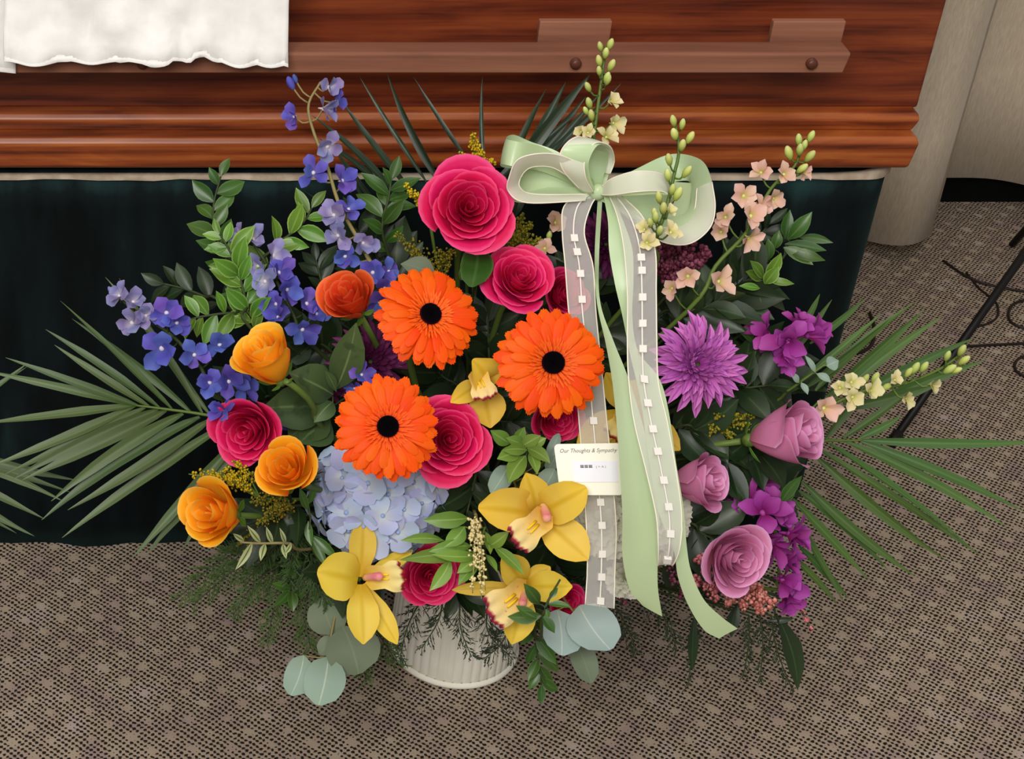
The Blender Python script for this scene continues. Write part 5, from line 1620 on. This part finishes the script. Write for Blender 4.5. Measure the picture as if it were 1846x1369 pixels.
# ------------------------------------------------------------------ ferns near the carpet
FG = 'asparagus fern sprays'
fern('fine dark fern spray hanging over the cream pot', [[(800, 1075, 1.80), (790, 1120, 1.79), (760, 1170, 1.79)], [(830, 1070, 1.80), (830, 1130, 1.79), (850, 1185, 1.79)], [(760, 1080, 1.80), (735, 1130, 1.79), (720, 1190, 1.79)],
     [(880, 1090, 1.79), (880, 1140, 1.78), (925, 1190, 1.78)], [(920, 1130, 1.78), (900, 1165, 1.775), (870, 1190, 1.775)]], M_FERND, FG, 40, 40, 1.7)
fern('feathery green fern spray over the carpet left of the pot', [[(500, 1000, 1.76), (420, 1030, 1.76), (350, 1090, 1.76)], [(520, 1010, 1.76), (460, 1050, 1.76), (420, 1110, 1.76)], [(540, 1020, 1.77), (500, 1080, 1.77), (480, 1160, 1.77)],
     [(480, 990, 1.77), (400, 1010, 1.77), (320, 1080, 1.77)], [(560, 1040, 1.77), (550, 1110, 1.77), (560, 1170, 1.77)], [(600, 1050, 1.78), (640, 1130, 1.78), (660, 1230, 1.78)], [(640, 1080, 1.79), (680, 1140, 1.79), (720, 1200, 1.79)]], M_FERN, FG, 95, 52, 1.7)
fern('dark feathery fern fill under the yellow roses', [[(520, 930, 1.72), (500, 980, 1.72), (450, 1040, 1.73)], [(540, 920, 1.72), (530, 980, 1.72), (520, 1050, 1.73)], [(500, 900, 1.72), (470, 940, 1.72), (420, 990, 1.73)], [(560, 1000, 1.73), (570, 1050, 1.74), (590, 1090, 1.74)], [(540, 880, 1.71), (548, 850, 1.66), (556, 830, 1.64)]], M_FERN, FG, 75, 46, 1.8)
fern('wispy fern tips hanging below the coral buds at lower right', [[(1260, 1090, 1.74), (1250, 1160, 1.75), (1240, 1240, 1.76)], [(1350, 1110, 1.73), (1350, 1160, 1.74), (1340, 1220, 1.75)], [(1390, 1110, 1.73), (1400, 1170, 1.74), (1430, 1250, 1.75)], [(1370, 1110, 1.735), (1375, 1160, 1.74), (1370, 1230, 1.75)]], M_FERND, FG, 34, 30, 2.2)
fern('dark fern fill between the pot and the ribbon ends', [[(1100, 1080, 1.78), (1130, 1130, 1.79), (1150, 1180, 1.80)], [(1160, 1070, 1.78), (1200, 1120, 1.79), (1220, 1170, 1.80)], [(1060, 1030, 1.78), (1040, 1060, 1.78), (1000, 1090, 1.79)]], M_FERND, FG, 44, 38, 2.0)
sprig('dark_blade_leaf', 'dark pointed leaf drooping to the carpet at lower right', 'leaf', [(1398, 1125, 1.725), (1395, 1090, 1.73), (1380, 1040, 1.76)],
      [(1400, 1110, 1.72, 1438, 1245, 1.735, 40), (1385, 1120, 1.725, 1432, 1115, 1.72, 12)], M_DARK, prof=P_LANCE)
sprig('dark_blade_leaf', 'dark twisted leaf hanging beside the curled ribbon end', 'leaf', [(1255, 1120, 1.74), (1255, 1090, 1.74), (1250, 1040, 1.76)],
      [(1252, 1110, 1.735, 1248, 1210, 1.75, 20), (1330, 1090, 1.72, 1318, 1150, 1.72, 26)], M_DARK, prof=P_LANCE)
sprig('green_blade_leaf', 'small folded green leaf below the right lavender rose', 'leaf', [(1440, 850, 1.67), (1420, 880, 1.68), (1390, 900, 1.71)],
      [(1404, 912, 1.665, 1446, 858, 1.65, 22), (1408, 905, 1.67, 1436, 880, 1.66, 14)], M_RUSCD, prof=P_LANCE)
sprig('green_blade_leaf', 'curled green leaf left of the magenta freesia', 'leaf', [(1330, 590, 1.70), (1350, 610, 1.71), (1370, 660, 1.73)],
      [(1362, 622, 1.695, 1322, 586, 1.685, 18), (1340, 650, 1.70, 1364, 632, 1.69, 14)], M_RUSCD, prof=P_LANCE)

# ------------------------------------------------------------------ dark leaf fill in the heart of the bouquet
fills = [
    ('dark leaf branch behind the top gerbera', (720, 500), 12), ('dark leaf branch between the two upper pink roses', (880, 430), 12),
    ('dark leaf branch in the gap left of the rightmost gerbera', (880, 620), 14), ('dark leaf branch behind the hooded orchid', (900, 760), 14),
    ('dark leaf branch behind the left yellow rose', (560, 620), 14), ('dark leaf branch behind the lowest gerbera', (600, 800), 14),
    ('dark leaf branch behind the ribbon bow tails', (1050, 500), 14), ('dark leaf branch under the maroon cluster', (1210, 560), 14),
    ('dark leaf branch behind the purple chrysanthemum', (1290, 600), 16), ('dark leaf branch right of the purple chrysanthemum', (1380, 660), 14),
    ('dark leaf branch below the purple chrysanthemum', (1280, 780), 16), ('dark leaf branch behind the lavender roses', (1350, 860), 16),
    ('dark leaf branch behind the satin ribbon tail', (1150, 850), 14), ('dark leaf branch under the central orchid', (1000, 1010), 16),
    ('dark leaf branch behind the lance leaves', (830, 930), 14), ('dark leaf branch under the blue hydrangea', (640, 1010), 14),
    ('dark leaf branch left of the hydrangea', (530, 960), 14), ('dark leaf branch behind the coral buds', (1250, 1000), 14),
    ('dark leaf branch behind the leftmost pink rose', (470, 720), 12), ('dark leaf branch behind blush larkspur stem', (1320, 520), 14),
    ('dark leaf branch under the second pink rose', (930, 590), 14), ('dark leaf branch below the top gerbera', (800, 680), 14), ('dark leaf branch beside the rightmost gerbera base', (1060, 620), 12), ('dark leaf branch between orange red rose and gerbera', (640, 600), 12), ('dark leaf branch above the pot rim', (830, 1030), 14), ('dark leaf branch behind the tall delphinium base', (660, 440), 10)]
near_fills = [('dark leaves over the lavender rose stems', (1300, 830), 12), ('dark leaves left of the olive goldenrod', (1255, 775), 10), ('dark leaves between the two upper lavender roses', (1345, 815), 10),
    ('dark leaves beside the magenta freesia stem', (1345, 700), 10), ('dark leaves left of the open lavender rose', (1262, 960), 10), ('dark leaves beside the blush larkspur stem', (1260, 560), 10),
    ('dark leaves behind the left goldenrod sprays', (500, 930), 10), ('dark leaves beside the hydrangea on the right', (850, 890), 10)]
fills += [(a, b, -c) for (a, b, c) in near_fills]
for (lab, (u, v), cnt) in fills:
    du, dv = u - 880, v - 760
    L = math.hypot(du, dv) + 1
    dd = 1.74 + 0.06 * random.random() if cnt > 0 else 1.685
    cnt = abs(cnt)
    sprig('salal_branch', lab, 'greenery', [(u + du / L * 40, v + dv / L * 40, dd), (u, v, dd), (u - du / L * 45, v - dv / L * 45, dd + .01)], (cnt, 76, 1.0), M_DARK, 0.52, group='dark salal branches', tilt=.6)

# ------------------------------------------------------------------ ribbon bow
def sheer(name, c, alpha):
    m, nt, bs, out = new_mat(name)
    bs.inputs['Base Color'].default_value = c
    bs.inputs['Roughness'].default_value = 0.45
    bs.inputs['Specular IOR Level'].default_value = 0.3
    tr = N(nt, 'ShaderNodeBsdfTransparent')
    tl = N(nt, 'ShaderNodeBsdfTranslucent'); tl.inputs[0].default_value = c
    m1 = N(nt, 'ShaderNodeMixShader'); m1.inputs[0].default_value = 0.35
    nt.links.new(bs.outputs[0], m1.inputs[1]); nt.links.new(tl.outputs[0], m1.inputs[2])
    m2 = N(nt, 'ShaderNodeMixShader'); m2.inputs[0].default_value = alpha
    nt.links.new(tr.outputs[0], m2.inputs[1]); nt.links.new(m1.outputs[0], m2.inputs[2])
    nt.links.new(m2.outputs[0], out.inputs[0])
    return m
M_SATIN = organic('mint_satin', [(0, lin(190, 214, 166)), (.5, lin(200, 222, 178)), (1, lin(182, 198, 150))], 0.32, 0.4, 0.22, 0.03, hue=0.004)
M_SHEER = sheer('cream_sheer_organza', lin(248, 243, 238), 0.46)
M_SHEERB = sheer('dense_cream_organza', lin(246, 245, 230), 0.80)
M_BEAD = flat('white_square_bead', lin(226, 220, 212), 0.4)
M_REDGE = flat('cream_ribbon_edge', lin(232, 226, 206), 0.45)

bow = thing('ribbon_bow', 'mint satin and cream sheer ribbon bow with long hanging tails', 'ribbon bow', Matrix.Translation(pd(1080, 345, 1.64)))

def strip(name, st, mat, n=30, nc=8, curve=0.0, edges=None, parent=bow, ew=0.05, thick=True):
    """st: list of ((u,v,d),(u,v,d)) edge pairs along the ribbon"""
    A = catmull([pd(*s[0]) for s in st], n)
    B = catmull([pd(*s[1]) for s in st], n)
    rows = []
    for i, (a, b) in enumerate(zip(A, B)):
        T = A[min(i + 1, n - 1)] + B[min(i + 1, n - 1)] - A[max(i - 1, 0)] - B[max(i - 1, 0)]
        nn = (b - a).cross(T)
        nn = nn.normalized() if nn.length > 1e-9 else -FW
        w = (b - a).length
        rows.append([lerp(a, b, j / nc) + nn * (curve * w * (1 - (2 * j / nc - 1) ** 2)) for j in range(nc + 1)])
    o = part(name, MB().grid(rows), mat, parent)
    if edges if edges is not None else mat is not M_SATIN:
        for (c0, c1) in ((0, 1), (nc, nc - 1)):
            r2 = []
            for i, r in enumerate(rows):
                e = r[c0]
                q = lerp(r[c0], r[c1], ew * nc * 0.8)
                r2.append((e, q))
            mb = MB()
            mb.tube([lerp(e, q, .5) for (e, q) in r2], 0.0007, 0.0007, 5)
            sub('woven_edge', mb, M_REDGE, o)
    return o, rows

# loops
strip('loop', [((1072, 322, 1.655), (1070, 348, 1.655)), ((1010, 276, 1.665), (1000, 318, 1.665)), ((958, 256, 1.67), (945, 306, 1.67)), ((926, 243, 1.655), (908, 302, 1.655)), ((912, 250, 1.635), (903, 296, 1.635)), ((935, 256, 1.62), (925, 300, 1.62)), ((985, 268, 1.64), (985, 312, 1.64)), ((1060, 322, 1.65), (1055, 345, 1.65))], M_SATIN, 40, curve=.03)
strip('loop', [((1072, 336, 1.64), (1068, 358, 1.64)), ((1020, 338, 1.645), (1015, 362, 1.63)), ((960, 336, 1.65), (945, 366, 1.625)), ((938, 330, 1.655), (915, 356, 1.63)), ((945, 308, 1.645), (923, 320, 1.61)), ((962, 296, 1.63), (935, 292, 1.60)), ((1000, 300, 1.625), (985, 278, 1.60)), ((1040, 326, 1.63), (1035, 290, 1.61)), ((1072, 345, 1.64), (1070, 325, 1.63))], M_SATIN, 50, curve=.05)
strip('sheer_loop', [((1066, 340, 1.632), (1062, 322, 1.628)), ((1030, 322, 1.62), (1030, 288, 1.60)), ((995, 302, 1.615), (985, 276, 1.59)), ((958, 302, 1.61), (935, 286, 1.588)), ((940, 318, 1.615), (918, 318, 1.598)), ((938, 338, 1.62), (916, 345, 1.61)), ((965, 350, 1.63), (950, 366, 1.615)), ((1060, 350, 1.635), (1055, 362, 1.63))], M_SHEERB, 50, curve=.04)
strip('loop', [((1045, 345, 1.635), (1076, 352, 1.635)), ((1016, 310, 1.615), (1064, 318, 1.615)), ((1012, 280, 1.60), (1062, 290, 1.60)), ((1026, 258, 1.60), (1078, 262, 1.60)), ((1045, 250, 1.62), (1098, 268, 1.62)), ((1062, 270, 1.645), (1104, 290, 1.645)), ((1070, 300, 1.65), (1098, 312, 1.65)), ((1070, 345, 1.645), (1088, 348, 1.645))], M_SATIN, 44, curve=.06)
strip('sheer_loop', [((1046, 342, 1.628), (1070, 348, 1.628)), ((1014, 306, 1.607), (1056, 318, 1.607)), ((1009, 278, 1.600), (1056, 284, 1.600)), ((1024, 255, 1.600), (1074, 258, 1.600)), ((1046, 247, 1.612), (1100, 264, 1.612)), ((1066, 268, 1.637), (1108, 290, 1.637)), ((1076, 310, 1.645), (1100, 314, 1.645))], M_SHEERB, 44, curve=.06)
strip('loop', [((1082, 344, 1.64), (1080, 360, 1.64)), ((1120, 352, 1.65), (1110, 378, 1.64)), ((1165, 352, 1.655), (1152, 398, 1.64)), ((1200, 352, 1.65), (1196, 396, 1.635)), ((1212, 340, 1.63), (1214, 362, 1.61)), ((1196, 316, 1.615), (1196, 350, 1.60)), ((1150, 310, 1.61), (1150, 352, 1.598)), ((1105, 320, 1.62), (1105, 354, 1.615)), ((1082, 336, 1.635), (1082, 354, 1.635))], M_SATIN, 50, curve=.05)
strip('sheer_loop', [((1210, 338, 1.622), (1212, 360, 1.605)), ((1196, 314, 1.608), (1195, 346, 1.600)), ((1150, 308, 1.602), (1150, 346, 1.59)), ((1106, 320, 1.614), (1106, 352, 1.608)), ((1084, 336, 1.63), (1084, 352, 1.63))], M_SHEERB, 36, curve=.05)
strip('loop', [((1084, 332, 1.665), (1086, 350, 1.665)), ((1140, 308, 1.685), (1150, 345, 1.68)), ((1195, 282, 1.695), (1205, 330, 1.69)), ((1232, 278, 1.685), (1238, 326, 1.69)), ((1268, 292, 1.66), (1245, 335, 1.68)), ((1284, 330, 1.635), (1246, 352, 1.665)), ((1288, 372, 1.62), (1244, 372, 1.65)), ((1276, 412, 1.615), (1232, 386, 1.64)), ((1240, 436, 1.62), (1205, 392, 1.64)), ((1195, 434, 1.635), (1170, 390, 1.645)), ((1140, 400, 1.65), (1130, 368, 1.65)), ((1088, 358, 1.65), (1086, 342, 1.65))], M_SATIN, 64, curve=.05)
strip('sheer_loop', [((1284, 328, 1.628), (1256, 340, 1.65)), ((1290, 374, 1.612), (1252, 376, 1.64)), ((1280, 412, 1.607), (1240, 396, 1.632)), ((1244, 440, 1.612), (1216, 408, 1.632)), ((1198, 438, 1.627), (1182, 408, 1.637)), ((1150, 412, 1.642), (1145, 388, 1.642))], M_SHEERB, 44, curve=.05)
strip('loop', [((1074, 340, 1.65), (1072, 352, 1.65)), ((1020, 312, 1.648), (1015, 346, 1.648)), ((970, 300, 1.645), (960, 348, 1.645)), ((935, 304, 1.64), (926, 346, 1.64))], M_SATIN, 20, curve=.05)
strip('loop', [((1084, 340, 1.668), (1086, 352, 1.66)), ((1150, 330, 1.672), (1142, 392, 1.66)), ((1206, 328, 1.68), (1200, 424, 1.655)), ((1246, 330, 1.68), (1262, 418, 1.65))], M_SATIN, 24, curve=.06)
strip('loop', [((1062, 345, 1.645), (1082, 348, 1.645)), ((1048, 312, 1.63), (1088, 318, 1.64)), ((1040, 282, 1.615), (1096, 292, 1.64)), ((1046, 262, 1.61), (1096, 275, 1.63))], M_SATIN, 20, curve=.06)
kn = MB(); kn.ball(pd(1078, 346, 1.636), m_of(15, 1.636), 8, 14, (1.0, .9, 1.1))
part('knot', kn, M_SATIN, bow)

def beads(o, rows, pos, size_px=13):
    n = len(rows)
    mid = [lerp(r[len(r) // 2 - 1], r[len(r) // 2 + 1], .5) for r in rows]
    sub('bead_cord', MB().tube([p - FW * 0.0012 for p in mid], 0.0009, 0.0009, 5), M_BEAD, o)
    for (u, v) in pos:
        k = min(range(n), key=lambda i: (to_px(mid[i]) - Vector((u, v))).length)
        T = (mid[min(k + 1, n - 1)] - mid[max(k - 1, 0)]).normalized()
        S = (rows[k][-1] - rows[k][0]).normalized()
        Nn = S.cross(T).normalized()
        h = m_of(size_px, 1.6) / 2
        c = mid[k] - FW * 0.0018
        mb = MB()
        mb.box(-1, 1, -1, 1, -.6, .6)
        mb.v = [tuple(c + S * (x * h) + T * (y * h) + Nn * (z * h)) for (x, y, z) in mb.v]
        bd = sub('bead', mb, M_BEAD, o, smooth=False)

def to_px(P):
    q = P - Vector((0, 0, CH))
    d = q.dot(FW)
    return Vector((XP + FPX * q.dot(RR) / d, YP - FPX * q.dot(UU) / d))

# left sheer tail with square beads, passes behind the gerbera and the card
o, rows = strip('sheer_tail', [((1052, 345, 1.642), (1082, 348, 1.642)), ((1016, 372, 1.632), (1066, 372, 1.632)), ((1013, 420, 1.63), (1054, 420, 1.63)), ((1018, 480, 1.628), (1070, 480, 1.628)), ((1024, 560, 1.625), (1075, 560, 1.625)), ((1034, 650, 1.62), (1084, 650, 1.62)), ((1042, 750, 1.62), (1094, 750, 1.62)), ((1050, 850, 1.618), (1104, 850, 1.618)), ((1056, 950, 1.615), (1112, 950, 1.615)), ((1058, 1020, 1.61), (1110, 1020, 1.61)), ((1054, 1090, 1.61), (1108, 1098, 1.61))], M_SHEER, 70, 8, 0.02)
beads(o, rows, [(1036, 432), (1042, 458), (1046, 498), (1048, 541), (1056, 640), (1068, 763), (1076, 810), (1082, 900), (1084, 944), (1084, 995), (1083, 1039), (1078, 1078)])
# satin band twisting down beside the gerbera, broad in the lower half
strip('satin_tail', [((1078, 352, 1.64), (1086, 356, 1.64)), ((1072, 460, 1.66), (1080, 462, 1.66)), ((1076, 545, 1.60), (1082, 545, 1.60)), ((1092, 620, 1.572), (1106, 615, 1.58)), ((1104, 690, 1.562), (1132, 680, 1.575)), ((1113, 780, 1.555), (1160, 770, 1.572)), ((1118, 860, 1.552), (1178, 860, 1.572)), ((1122, 930, 1.553), (1188, 930, 1.57)), ((1122, 1000, 1.56), (1186, 1000, 1.57)), ((1134, 1060, 1.565), (1186, 1060, 1.575)), ((1158, 1092, 1.568), (1194, 1112, 1.58))], M_SATIN, 60, 8, 0.04)
# satin upper piece folding under the knot, right
strip('satin_tail', [((1088, 352, 1.632), (1104, 352, 1.632)), ((1096, 400, 1.615), (1124, 400, 1.612)), ((1098, 450, 1.605), (1140, 450, 1.60)), ((1108, 510, 1.60), (1142, 510, 1.595)), ((1122, 570, 1.595), (1140, 570, 1.600)), ((1136, 640, 1.588), (1150, 632, 1.588)), ((1148, 690, 1.58), (1188, 682, 1.585)), ((1158, 740, 1.575), (1205, 740, 1.58)), ((1170, 830, 1.568), (1218, 830, 1.575)), ((1186, 920, 1.565), (1232, 915, 1.572)), ((1214, 990, 1.565), (1238, 985, 1.572)), ((1222, 1040, 1.565), (1246, 1030, 1.572)), ((1240, 1090, 1.568), (1268, 1080, 1.575)), ((1268, 1135, 1.572), (1300, 1112, 1.58)), ((1296, 1152, 1.578), (1330, 1134, 1.585))], M_SATIN, 84, 8, 0.04)
# right sheer tail with square beads
o, rows = strip('sheer_tail', [((1096, 348, 1.63), (1120, 352, 1.63)), ((1112, 390, 1.60), (1160, 392, 1.60)), ((1124, 450, 1.588), (1182, 450, 1.588)), ((1130, 530, 1.58), (1184, 530, 1.58)), ((1130, 610, 1.572), (1185, 610, 1.572)), ((1132, 680, 1.565), (1188, 690, 1.565)), ((1142, 760, 1.558), (1204, 760, 1.558)), ((1164, 850, 1.552), (1220, 850, 1.552)), ((1182, 930, 1.55), (1230, 930, 1.55)), ((1186, 985, 1.553), (1226, 990, 1.553)), ((1186, 1020, 1.572), (1212, 1020, 1.572)), ((1190, 1000, 1.595), (1214, 985, 1.595))], M_SHEER, 76, 8, 0.02)
beads(o, rows, [(1150, 462), (1152, 492), (1154, 540), (1155, 588), (1158, 635), (1160, 679), (1166, 727), (1177, 772), (1187, 819), (1198, 865), (1207, 917), (1210, 965), (1200, 1010)])

# ------------------------------------------------------------------ condolence card
M_CARD = flat('cream_card_paper', lin(240, 236, 222), 0.6)
M_LABEL = flat('white_printed_label', lin(232, 231, 240), 0.6)
M_INK = flat('grey_ink', lin(112, 106, 100), 0.7)
M_INKD = flat('dark_ink', lin(66, 64, 70), 0.7)
c00, c10, c11, c01 = pd(998, 801, 1.600), pd(1119, 799, 1.600), pd(1124, 893, 1.600), pd(1010, 893, 1.600)
def card_pt(x, y, h=0.0):
    p = lerp(lerp(c01, c11, x), lerp(c00, c10, x), y)
    return p - FW * h
card = thing('condolence_card', 'small cream printed card tucked under the satin ribbon tail', 'card', Matrix.Translation(card_pt(.5, 0)))
def rrect(x0, x1, y0, y1, rx, ry, h0, h1, k=5):
    pts = []
    for (cx, cy, a0) in ((x1 - rx, y1 - ry, 0), (x0 + rx, y1 - ry, 90), (x0 + rx, y0 + ry, 180), (x1 - rx, y0 + ry, 270)):
        for i in range(k + 1):
            a = math.radians(a0 + 90 * i / k)
            pts.append((cx + rx * math.cos(a), cy + ry * math.sin(a)))
    mb = MB()
    n = len(pts)
    for h in (h0, h1):
        for (x, y) in pts:
            mb.v.append(tuple(card_pt(x, y, h))); mb.t.append(.5); mb.s.append(0)
    mb.f.append(tuple(range(n))[::-1]); mb.f.append(tuple(range(n, 2 * n)))
    for i in range(n):
        j = (i + 1) % n
        mb.f.append((i, j, n + j, n + i))
    return mb
part('paper', rrect(0, 1, 0, 1, .07, .09, 0, 0.0005), M_CARD, card, smooth=False)
part('printed_label', rrect(.24, .93, .26, .66, .01, .01, 0.0005, 0.0007), M_LABEL, card, smooth=False)
def text_part(txt, x, y, hgt, width, mat, shear=0.0):
    cu = bpy.data.curves.new('lettering', 'FONT')
    cu.body = txt
    cu.shear = shear
    cu.resolution_u = 2
    tmp = bpy.data.objects.new('lettering_tmp', cu)
    COL.objects.link(tmp)
    dg = bpy.context.evaluated_depsgraph_get()
    me = bpy.data.meshes.new_from_object(tmp.evaluated_get(dg))
    bpy.data.objects.remove(tmp, do_unlink=True)
    xs = [v.co.x for v in me.vertices]
    s = width / (max(xs) - min(xs))
    x0 = min(xs)
    inv = card.matrix_basis.inverted()
    for v in me.vertices:
        v.co = inv @ card_pt(x + (v.co.x - x0) * s, y + v.co.y * hgt, 0.0009)
    me.materials.clear(); me.materials.append(mat)
    link('lettering', me, card)
text_part('Our Thoughts & Sympathy', .08, .83, .11, .86, M_INK, .35)
# blurred name line: three dense signs and two lighter ones in brackets
for i, x in enumerate((.36, .425, .49)):
    mb = MB()
    for (a, b, c, d) in ((0, .052, .0, .010), (0, .052, .022, .032), (0, .052, .046, .056), (.004, .012, 0, .056), (.022, .030, 0, .056), (.042, .050, 0, .056)):
        o_ = len(mb.v)
        for (xx, yy) in ((a, c), (b, c), (b, d), (a, d)):
            mb.v.append(tuple(card_pt(x + xx, .53 + yy, .0009 + 0.00001 * i))); mb.t.append(.5); mb.s.append(0)
        mb.f.append((o_, o_ + 1, o_ + 2, o_ + 3))
    part('lettering', mb, M_INKD, card, smooth=False)
text_part('( = A )', .60, .53, .062, .15, M_INK)
mb = MB()
for (xx, yy) in ((.26, .245), (.93, .245), (.93, .253), (.26, .253)):
    mb.v.append(tuple(card_pt(xx, yy, .0008))); mb.t.append(.5); mb.s.append(0)
mb.f.append((0, 1, 2, 3))
part('printed_rule', mb, flat('pale_rule', lin(206, 200, 196), .7), card, smooth=False)
